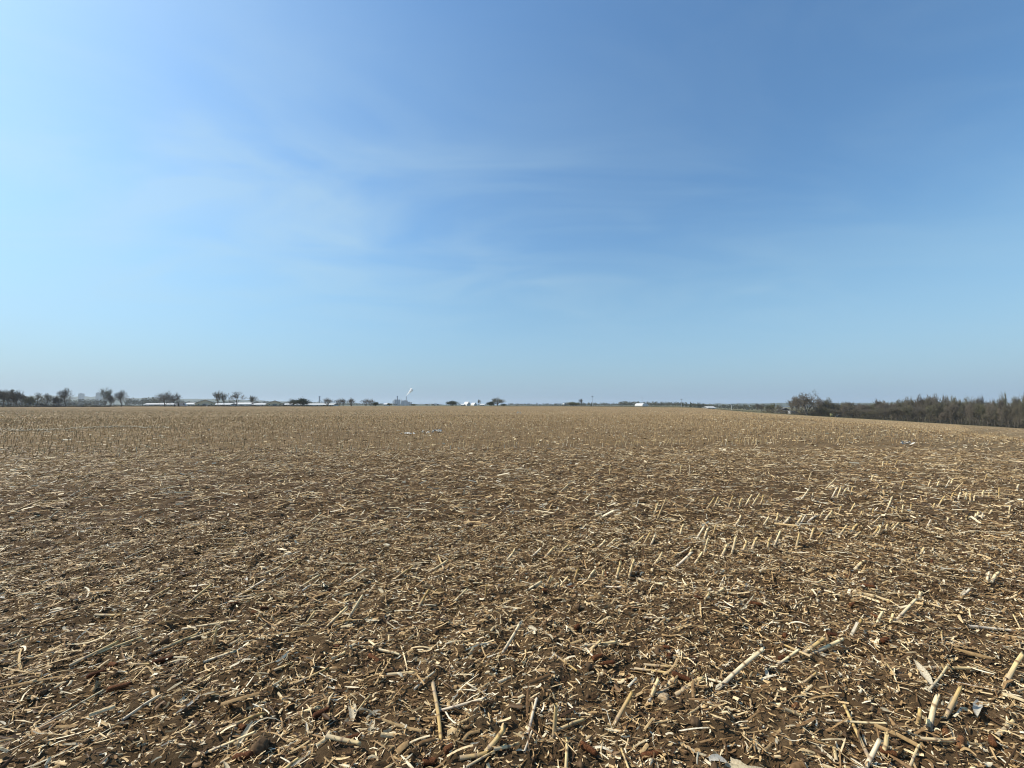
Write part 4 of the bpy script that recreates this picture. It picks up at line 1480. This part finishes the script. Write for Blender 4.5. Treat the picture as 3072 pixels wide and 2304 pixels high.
CON = [conifer_mesh(1), conifer_mesh(2)]
mb = MB(); mb.lathe([(0.18, -0.3), (0.14, 4), (0.03, 9)], sides=6)
CON_TR = mb.mesh('trunk', M_BARK)
for i, (px, depth, top, base, lab) in enumerate(((1764, 430, 1214, 1223.5, 'dark narrow conifer, leftmost of three beside the light mast'),
        (1770, 430, 1213, 1223.5, 'dark narrow conifer, middle of three beside the light mast'), (1775, 432, 1211, 1223.5, 'dark narrow conifer, right of three beside the light mast'),
        (2047, 420, 1213, 1228, 'dark conifer beside the pole right of the white hoop building'), (2058, 420, 1215, 1228, 'small dark conifer right of the pole, left of a green tree'),
        (2072, 415, 1212, 1228, 'pointed green conifer in the middle of the row right of the pole'), (2094, 410, 1212, 1228.5, 'wide green conifer right end of the row'),
        (2100, 410, 1211, 1228.5, 'thin conifer tip behind the wide green one'), (536, 250, 1204, 1218, 'dark pyramid shaped evergreen left of the white sheds'))):
    x, y = far_xy(px, depth)
    root = empty('conifer_tree', (x, y, float(macro(x, y))), random.random() * 6)
    H = (base - top) / F * depth
    root.scale = (H / 10 * (1.4 if px in (536, 2094, 2072) else 1.0),) * 2 + (H / 10,)
    link(bpy.data.objects.new('crown', CON[i % 2]), root)
    link(bpy.data.objects.new('trunk', CON_TR), root)
    tag(root, lab, 'conifer', 'conifers on the horizon')

# ------------------------------------------------------------------ buildings on the horizon
M_WHITE = plain('white_metal', (0.52, 0.52, 0.51), 0.45, 0.04, 0.5)
M_WALL = plain('pale_wall', (0.62, 0.63, 0.62), 0.7, 0.06, 0.5)
M_TAN = plain('tan_cladding', (0.70, 0.55, 0.37), 0.7, 0.06, 0.5)
M_ROOF = plain('dark_roof', (0.10, 0.095, 0.10), 0.6, 0.1, 0.5)
M_GREY = plain('galvanised_steel', (0.36, 0.39, 0.43), 0.45, 0.08, 0.4)
M_CONC = plain('concrete', (0.42, 0.42, 0.42), 0.8, 0.08, 0.3)
M_GLASS = plain('dark_glass', (0.03, 0.035, 0.04), 0.15, 0.1, 1.0, 0.5)
M_DOOR = plain('grey_door', (0.22, 0.2, 0.18), 0.6, 0.1, 1)
M_DARKWALL = plain('dark_boards', (0.06, 0.055, 0.055), 0.8, 0.15, 1)
M_TYRE = plain('tyre', (0.02, 0.02, 0.02), 0.8, 0.1, 4)


def place(px, depth, name, rz=0.0):
    x, y = far_xy(px, depth)
    if rz == 'face': rz = -math.atan2(x, y)
    return empty(name, (x, y, float(macro(x, y))), rz)


def gable_house(px0, px1, apex, eave, base, depth, lab, wall, roof, rz=0.0, length=None, name='gabled_building', doors=True):
    """gable end towards the viewer; widths and heights from the photo at this distance"""
    W = (px1 - px0) / F * depth
    root = place((px0 + px1) / 2, depth, name, rz)
    he, ha = (base - eave) / F * depth, (base - apex) / F * depth
    Ld = length or W * 1.6
    mb = MB(); mb.extrude_xz([(-W / 2 * .94, -0.5), (W / 2 * .94, -0.5), (W / 2 * .94, he), (0, ha - 0.06), (-W / 2 * .94, he)], 0, Ld)
    mb.build('wall', wall, root)
    mb = MB()
    th = 0.35
    sl = (ha - he) / (W / 2 * .94)
    for s in (-1, 1):
        x1 = s * W / 2 * 1.06
        z1 = ha - abs(x1) * sl
        mb.extrude_xz([(0, ha), (x1, z1), (x1, z1 + th * .6), (0, ha + th)][::s], -0.8, Ld + 0.8)
    mb.build('roof', roof, root)
    if doors:
        mb = MB(); mb.box(-W * 0.12, W * 0.12, -0.08, 0.0, 0, he * 0.85)
        mb.build('door', M_DOOR, root)
        for s in (-1, 1):
            mb = MB(); mb.box(s * W * .3 - .6, s * W * .3 + .6, -0.06, 0.0, he * .45, he * .8)
            mb.build('window', M_GLASS, root)
    return tag(root, lab, 'building')


gable_house(590, 640, 1198.5, 1208.5, 1216, 415, 'tan gabled building with dark roof edge, nearer the left, among white sheds', M_TAN, M_ROOF, 'face')
gable_house(801, 847, 1202, 1211, 1217.5, 430, 'tan gabled building with dark roof edge, right one of two, among white sheds', M_TAN, M_ROOF, 'face')


def long_shed(px0, px1, top, base, depth, lab, name='long_shed', wall=None, roof=None):
    W = (px1 - px0) / F * depth
    H = max(2.6, (base - top) / F * depth)
    root = place((px0 + px1) / 2, depth, name)
    mb = MB(); mb.box(-W / 2, W / 2, 0, 12, -0.5, H * 0.48); mb.build('wall', wall or M_WALL, root)
    mb = MB()
    mb.add([(-W / 2 - .4, -0.5, H * .46), (W / 2 + .4, -0.5, H * .46), (W / 2 + .4, 6, H), (-W / 2 - .4, 6, H), (W / 2 + .4, 12.5, H * .46), (-W / 2 - .4, 12.5, H * .46),
            (-W / 2 - .4, -0.5, H * .52), (W / 2 + .4, -0.5, H * .52), (W / 2 + .4, 6, H + .2), (-W / 2 - .4, 6, H + .2), (W / 2 + .4, 12.5, H * .52), (-W / 2 - .4, 12.5, H * .52)],
           [(0, 3, 2, 1), (2, 3, 5, 4), (6, 7, 8, 9), (9, 8, 10, 11), (0, 1, 7, 6), (5, 11, 10, 4), (1, 2, 8, 7), (2, 4, 10, 8), (0, 6, 9, 3), (3, 9, 11, 5)])
    mb.build('roof', roof or M_WHITE, root)
    n = max(2, int(W / 6))
    for i in range(n):
        x = -W / 2 + (i + .5) * W / n
        mb = MB(); mb.box(x - .8, x + .8, -0.06, 0.0, H * .1, H * .36)
        mb.build('door', M_DOOR, root)
    return tag(root, lab, 'shed', 'white sheds at the left horizon')


long_shed(551, 592, 1207.5, 1216.5, 440, 'long white shed left of the first tan gable')
long_shed(636, 690, 1209, 1216.5, 450, 'long white shed just right of the first tan gable')
long_shed(696, 750, 1207, 1216.5, 470, 'tallest white shed between the tan gables, behind the forked tree')
long_shed(754, 800, 1210, 1217.5, 445, 'low white shed just left of the second tan gable')
long_shed(848, 872, 1211.5, 1218, 445, 'short white shed just right of the second tan gable')
long_shed(884, 922, 1212, 1218, 450, 'white shed partly behind the two dark leafy trees')
long_shed(924, 1000, 1212, 1218.5, 440, 'longest white shed, below the grey elevator tower')
long_shed(430, 545, 1208.5, 1216, 560, 'long pale shed behind the flat topped tree pair', wall=M_WALL, roof=M_CONC)
long_shed(1151, 1161, 1210.5, 1218, 700, 'small white building left of the silos')
long_shed(1440, 1453, 1216, 1219.5, 560, 'low white shed right of the light green poplar')
long_shed(1383, 1392, 1215, 1219.5, 560, 'low white shed left of the white peaked ones')
long_shed(2122, 2146, 1224, 1230, 480, 'low grey brown shed in the treeline right of the conifers')
gable_house(1400, 1412, 1208, 1215.5, 1219.5, 560, 'tall white peaked shed, larger of two left of the poplar', M_WHITE, M_WHITE, 0.5, 14, doors=False, name='peaked_shed')
gable_house(1421, 1431, 1211, 1216.5, 1219.5, 560, 'small white peaked shed touching the light green poplar', M_WHITE, M_WHITE, 0.5, 12, doors=False, name='peaked_shed')
fh = gable_house(2344, 2368, 1217, 1222.5, 1233, 300, 'dark house with steep roof and white porch behind the green trees at right', M_DARKWALL, M_ROOF, -0.35, 9, name='farm_house')
hx = empty('porch', (0, -2.2, 0))
hx.parent = fh
mb = MB(); mb.box(-2.4, 2.4, 0, 2.0, 2.2, 2.4); mb.build('canopy', M_WHITE, hx)
for sx in (-2.2, -0.7, 0.7, 2.2):
    mb = MB(); mb.box(sx - .12, sx + .12, 0.1, 0.34, 0, 2.2); mb.build('post', M_WHITE, hx)

# hoop building: white fabric over arches
hb = place(1936, 640, 'hoop_building', 0.42)
W, H, Ld = 13.0, 5.2, 18.0
prof = [(-W / 2 * math.cos(a) if True else 0, H * math.sin(a) ** 0.8) for a in np.linspace(0.02, math.pi - 0.02, 15)]
mb = MB(); mb.extrude_xz(prof, 0, Ld); mb.build('fabric_cover', M_WHITE, hb)
for k in range(6):
    mb = MB()
    y = k * Ld / 5
    for (x0, z0), (x1, z1) in zip(prof[:-1], prof[1:]):
        mb.bar((x0 * 1.01, y, z0 * 1.01), (x1 * 1.01, y, z1 * 1.01), 0.1, 5)
    mb.build('rib', M_WALL, hb)
mb = MB(); mb.box(-2.2, 2.2, -0.12, -0.02, 0, 3.2); mb.build('door', M_WALL, hb)
tag(hb, 'white rounded hoop building on the horizon right of centre', 'hoop building')

# grain silos and steam stack
SD = 1500.0


def silo(px, w_px, top, lab, base=1219.0, roof=True, mat=None):
    root = place(px, SD, 'grain_silo')
    R_, H_ = w_px / 2 / F * SD, (base - top) / F * SD
    mb = MB(); mb.lathe([(R_, -1), (R_, H_)], sides=24); mb.build('shell', mat or M_GREY, root, True)
    mb = MB(); mb.lathe([(R_ * 1.03, H_), (R_ * 1.03, H_ + .4), (0.15 * R_, H_ + R_ * (.35 if roof else .05)), (0.0, H_ + R_ * (.36 if roof else .06))], sides=24)
    mb.build('roof', mat or M_GREY, root, True)
    return tag(root, lab, 'silo', 'silos of the plant')


for i, px in enumerate((1185, 1191, 1197)):
    silo(px, 6.4, 1201, ('tall blue grey silo, leftmost of the high bank', 'tall blue grey silo, middle of the high bank', 'tall blue grey silo, right end of the high bank')[i], roof=False)
silo(1179, 3, 1204, 'slim silo at the left end of the plant')
silo(1203, 2.4, 1201, 'thin white silo column between the two banks', mat=M_WHITE, roof=False)
for i, (px, w, t) in enumerate(((1208, 7, 1204), (1214, 6.5, 1203.5), (1220, 6.5, 1204.5), (1227, 6, 1208), (1233, 5, 1209.5))):
    silo(px, w, t, ('blue grey silo directly right of the white column', 'middle blue grey silo below the steam stack', 'blue grey silo under the steam stack',
                    'lower dark silo right of the stack', 'smallest silo at the right end of the plant')[i])


def tower(px, depth, top, base, w_px, name, lab, cat):
    root = place(px, depth, name)
    H_, w = (base - top) / F * depth, w_px / F * depth
    for sx in (-1, 1):
        for sy in (-1, 1):
            mb = MB(); mb.bar((sx * w / 2, sy * w / 2, -1), (sx * w / 2, sy * w / 2, H_ * .92), w * .14); mb.build('leg', M_GREY, root)
    for k in range(7):
        z = H_ * (k + .5) / 8
        mb = MB(); mb.box(-w * .6, w * .6, -w * .6, w * .6, z, z + w * .12); mb.build('platform', M_GREY, root)
    mb = MB(); mb.box(-w * .33, w * .33, -w * .33, w * .33, 0, H_ * .93); mb.build('shaft', M_GREY, root)
    mb = MB(); mb.box(-w * .7, w * .7, -w * .7, w * .7, H_ * .9, H_); mb.build('head_house', M_GREY, root)
    return tag(root, lab, cat)


tower(1192, SD + 12, 1190, 1219, 2.2, 'elevator_tower', 'slim elevator tower above the high silo bank', 'tower')
tw = tower(958, 1400, 1189.5, 1218, 2.6, 'elevator_tower', 'grey elevator tower with sloping conveyor standing alone left of the silos', 'tower')
mb = MB(); mb.bar((0, 0, 18), (-16, 0, 6), 0.7); mb.bar((0, 0, 22), (14, 0, 8), 0.7)
mb.build('conveyor', M_GREY, tw)
st = place(1218.5, SD - 8, 'steam_stack')
mb = MB(); mb.lathe([(1.5, -1), (1.1, 35.0), (1.25, 35.2), (1.25, 36.0), (0.8, 36.0)], sides=14); mb.build('shaft', M_GREY, st, True)
mb = MB(); mb.lathe([(1.6, 18), (2.2, 18), (2.2, 18.4), (1.6, 18.4)], sides=14); mb.build('gallery', M_GREY, st)
tag(st, 'thin steam stack rising from the right silo bank', 'chimney')


def plume():
    """steam drifting up and right from the stack: a swelling puffed body of scattering vapour"""
    mb_v, mb_f = [], []
    n1, n2 = 26, 20
    x0, y0 = far_xy(1219, SD - 8)
    for i in range(n1):
        t = i / (n1 - 1)
        cx = t * 22 + 3.0 * math.sin(t * 3)
        cz = 39 + 27 * t ** 0.8
        rad = (1.2 + 5.4 * t ** 0.9) * (1 if t < .85 else math.sqrt(max(0.0, 1 - ((t - .85) / .15) ** 2)) + 0.02)
        for j in range(n2):
            a = 2 * math.pi * j / n2
            k = 1 + 0.7 * (float(vnoise(np.array(t * 7.0), np.array(j / n2 * 8.0), 77)) - .5)
            mb_v.append((cx + rad * k * math.cos(a) * .75, rad * k * math.sin(a), cz + rad * k * math.cos(a) * -.6))
    for i in range(n1 - 1):
        for j in range(n2):
            a, b = i * n2 + j, i * n2 + (j + 1) % n2
            mb_f.append((a, b, b + n2, a + n2))
    caps = [tuple(range(n2 - 1, -1, -1)), tuple(range((n1 - 1) * n2, n1 * n2))]
    m = bpy.data.materials.new('steam')
    m.use_nodes = True
    nt = m.node_tree
    nt.nodes.remove(nt.nodes['Principled BSDF'])
    pv_ = nt.nodes.new('ShaderNodeVolumePrincipled')
    pv_.inputs['Color'].default_value = (0.98, 0.98, 0.98, 1)
    pv_.inputs['Density'].default_value = 0.45
    pv_.inputs['Anisotropy'].default_value = 0.0
    nt.links.new(pv_.outputs[0], nt.nodes['Material Output'].inputs['Volume'])
    me = bpy.data.meshes.new('steam_plume')
    me.from_pydata(mb_v, [], mb_f + caps)
    me.update()
    me.materials.append(m)
    o = obj('steam_plume', me)
    o.location = (x0, y0, 0)
    tag(o, 'white steam plume drifting right from the thin stack', 'steam plume')


plume()

# hazy blocks far behind the left trees
for px, w, top, lab in ((238, 11, 1181, 'faint grey block building far behind, right of the tallest left tree'), (291, 12, 1178.5, 'faint blue block building far behind the yellow green tree')):
    root = place(px, 2100, 'tower_block')
    W_, H_ = w / F * 2100, (1217 - top) / F * 2100
    mb = MB(); mb.box(-W_ / 2, W_ / 2, 0, 14, -2, H_); mb.build('wall', M_CONC, root)
    mb = MB(); mb.box(-W_ * .3, W_ * .1, 3, 9, H_, H_ + 3); mb.build('roof_house', M_CONC, root)
    for fl in range(int(H_ / 6)):
        mb = MB(); mb.box(-W_ * .44, W_ * .44, -0.15, 0, fl * 6 + 3, fl * 6 + 5); mb.build('window', M_GLASS, root)
    tag(root, lab, 'building')

# white tank on the horizon
tk = place(1692, 520, 'storage_tank')
mb = MB(); mb.lathe([(1.7 * math.sin(a), 2.3 - 1.7 * math.cos(a)) for a in np.linspace(0, math.pi, 12)], sides=18); mb.build('vessel', M_WHITE, tk, True)
for a in range(4):
    mb = MB(); mb.bar((1.1 * math.cos(a * 1.57 + .7), 1.1 * math.sin(a * 1.57 + .7), -.2), (1.2 * math.cos(a * 1.57 + .7), 1.2 * math.sin(a * 1.57 + .7), 1.4), .12)
    mb.build('leg', M_GREY, tk)
tag(tk, 'small white round tank on the horizon right of centre', 'tank')


# light masts and poles
def mast(px, depth, top, base, lab, mat=M_GREY, head=True):
    root = place(px, depth, 'light_mast' if head else 'utility_pole')
    H_ = (base - top) / F * depth
    mb = MB(); mb.lathe([(0.22, -.3), (0.13, H_)], sides=8); mb.build('pole', mat, root)
    if head:
        mb = MB(); mb.box(-1.0, 1.0, -.2, .2, H_ - .5, H_ + .3); mb.build('lamp_head', M_GREY, root)
    else:
        mb = MB(); mb.box(-1.0, 1.0, -.08, .08, H_ - .7, H_ - .5); mb.build('cross_arm', mat, root)
    return tag(root, lab, 'pole', 'poles on the horizon')


mast(1777.5, 430, 1194, 1224, 'tall light mast beside the three dark conifers')
mast(1927, 660, 1194, 1222, 'thin mast behind the white hoop building')
mast(2044.5, 420, 1206, 1229, 'pole with lamp head left of the conifer row')
mast(2195, 380, 1215, 1233, 'pale pole before the treeline left of the green trees', M_WALL)
mast(621, 258, 1210, 1220, 'short pale post below the first tan gable', M_WALL, False)
mast(783, 262, 1214, 1221, 'short grey post left of the second tan gable', M_WALL, False)


# vehicles, small on the horizon
def car(px, depth, lab, paint, rz=0.0, kind='car'):
    root = place(px, depth, 'parked_' + kind, rz)
    L_, H_ = (4.6, 1.5) if kind == 'car' else (5.6, 2.3)
    if kind == 'car':
        body = [(-2.3, .35), (2.3, .35), (2.3, .8), (1.3, .95), (-1.9, .98), (-2.3, .85)]
        cab = [(-1.7, .96), (0.95, .94), (0.35, 1.47), (-1.2, 1.48)]
    else:
        body = [(-2.8, .4), (2.8, .4), (2.8, 1.1), (2.1, 1.25), (1.7, 2.2), (-2.75, 2.3)]
        cab = [(0.9, 1.3), (2.02, 1.3), (1.66, 2.1), (0.9, 2.1)]
    mb = MB(); mb.extrude_xz(body, -.86, .86); mb.build('body', paint, root)
    wdt = .74 if kind == 'car' else .875
    mb = MB(); mb.extrude_xz(cab, -wdt, wdt); g = mb.build('window', M_GLASS, root)
    if kind == 'car':
        mb = MB(); mb.box(-1.2, 0.35, -.72, .72, 1.475, 1.52); mb.build('roof', paint, root)
    for wx in (-L_ * .31, L_ * .31):
        for wy in (-.78, .78):
            mb = MB(); mb.bar((wx, wy - .1, .33), (wx, wy + .1, .33), .33, 14); wh = mb.build('wheel', M_TYRE, root)
            mb = MB(); mb.bar((wx, wy - .12, .33), (wx, wy + .12, .33), .2, 12); mb.build('rim', M_GREY, wh)
    return tag(root, lab, 'car' if kind == 'car' else 'van', 'vehicles on the horizon')


M_CARGREY = plain('grey_paint', (0.35, 0.36, 0.37), 0.3, 0.03, 1, 0.5)
M_LIME = plain('lime_paint', (0.42, 0.45, 0.25), 0.5, 0.05, 1)
car(131, 235, 'white car between the dark tree pair at far left', M_WHITE, 0.1)
car(182, 240, 'white car under the low bushy tree at far left', M_WHITE, 0.0)
car(546, 255, 'white van at the left end of the white sheds', M_WHITE, 0.3, 'van')
car(2334, 275, 'white car, left one of two below the green trees at right', M_WHITE, 0.15)
car(2345, 272, 'white car, right one of two below the green trees at right', M_WHITE, 0.05)
car(2379, 245, 'grey van beside the foot of the biggest bare tree', M_CARGREY, 0.1, 'van')
car(2505, 224, 'pale lime van at the front of the wood', M_LIME, 0.1, 'van')
car(2518, 222, 'grey car right of the lime van before the wood', M_CARGREY, 0.05)
tr = place(1309, 700, 'box_truck', 0.05)
mb = MB(); mb.box(-4.2, 1.4, -1.2, 1.2, 1.0, 3.9); mb.build('cargo_box', M_WHITE, tr)
mb = MB(); mb.extrude_xz([(1.6, .7), (4.2, .7), (4.2, 1.9), (3.6, 3.0), (1.6, 3.1)], -1.15, 1.15); mb.build('cab', M_DARKWALL, tr)
for wx in (-3.2, -2.2, 3.0):
    for wy in (-1, 1):
        mb = MB(); mb.bar((wx, wy - .14, .5), (wx, wy + .14, .5), .5, 14); mb.build('wheel', M_TYRE, tr)
tag(tr, 'white box truck with dark cab on the horizon right of the silos', 'truck')


# ------------------------------------------------------------------ far hills and the air
def hills():
    px = np.linspace(-500, 3700, 420)
    top = np.interp(px, [-500, 0, 90, 200, 300, 440, 560, 700, 790, 830, 900, 1000, 1200, 1500, 1900, 2300, 2700, 3700],
                    [1192, 1190, 1186, 1189, 1189, 1193, 1196, 1199, 1201, 1204, 1206, 1208, 1212, 1214, 1213, 1210, 1208, 1208])
    top = top + 2.2 * (vnoise(px / 28.0, px * 0, 61) - .5) + 1.6 * (vnoise(px / 7.0, px * 0, 62) - .5)
    V = []
    rows = [(2500, 0.0), (2750, 0.35), (3000, 0.75), (3300, 1.0), (3600, 0.8), (3900, 0.2), (4100, -0.2)]
    for d, k in rows:
        x = (px - 1536) / F * d
        z = EYE + (HOR - top) / F * 3300 * k * (1 + 0.12 * (vnoise(px / 15.0, px * 0 + d, 63) - .5)) - (2.5 if k <= 0 else 0)
        V.append(np.stack([x, np.full_like(x, d), z], -1))
    V = np.concatenate(V)
    n = len(px)
    Q = [(r * n + i, r * n + i + 1, (r + 1) * n + i + 1, (r + 1) * n + i) for r in range(len(rows) - 1) for i in range(n - 1)]
    o = obj('hills', np_mesh('hills', V, [Q], plain('wooded_hills', (0.055, 0.065, 0.045), 0.95, 0.35, 0.01, 0.05), True))
    tag(o, kind='structure')


hills()

hz = MB()
hz.box(-6900, 6900, -6200, 6200, -14, 75)
m = bpy.data.materials.new('air')
m.use_nodes = True
nt = m.node_tree
nt.nodes.remove(nt.nodes['Principled BSDF'])
pv_ = nt.nodes.new('ShaderNodeVolumePrincipled')
pv_.inputs['Color'].default_value = (0.78, 0.88, 1.0, 1)
pv_.inputs['Density'].default_value = 0.00011
pv_.inputs['Anisotropy'].default_value = 0.2
nt.links.new(pv_.outputs[0], nt.nodes['Material Output'].inputs['Volume'])
haze = hz.build('haze', m)
tag(haze, 'thin bluish haze over the far land', 'haze', kind='stuff')
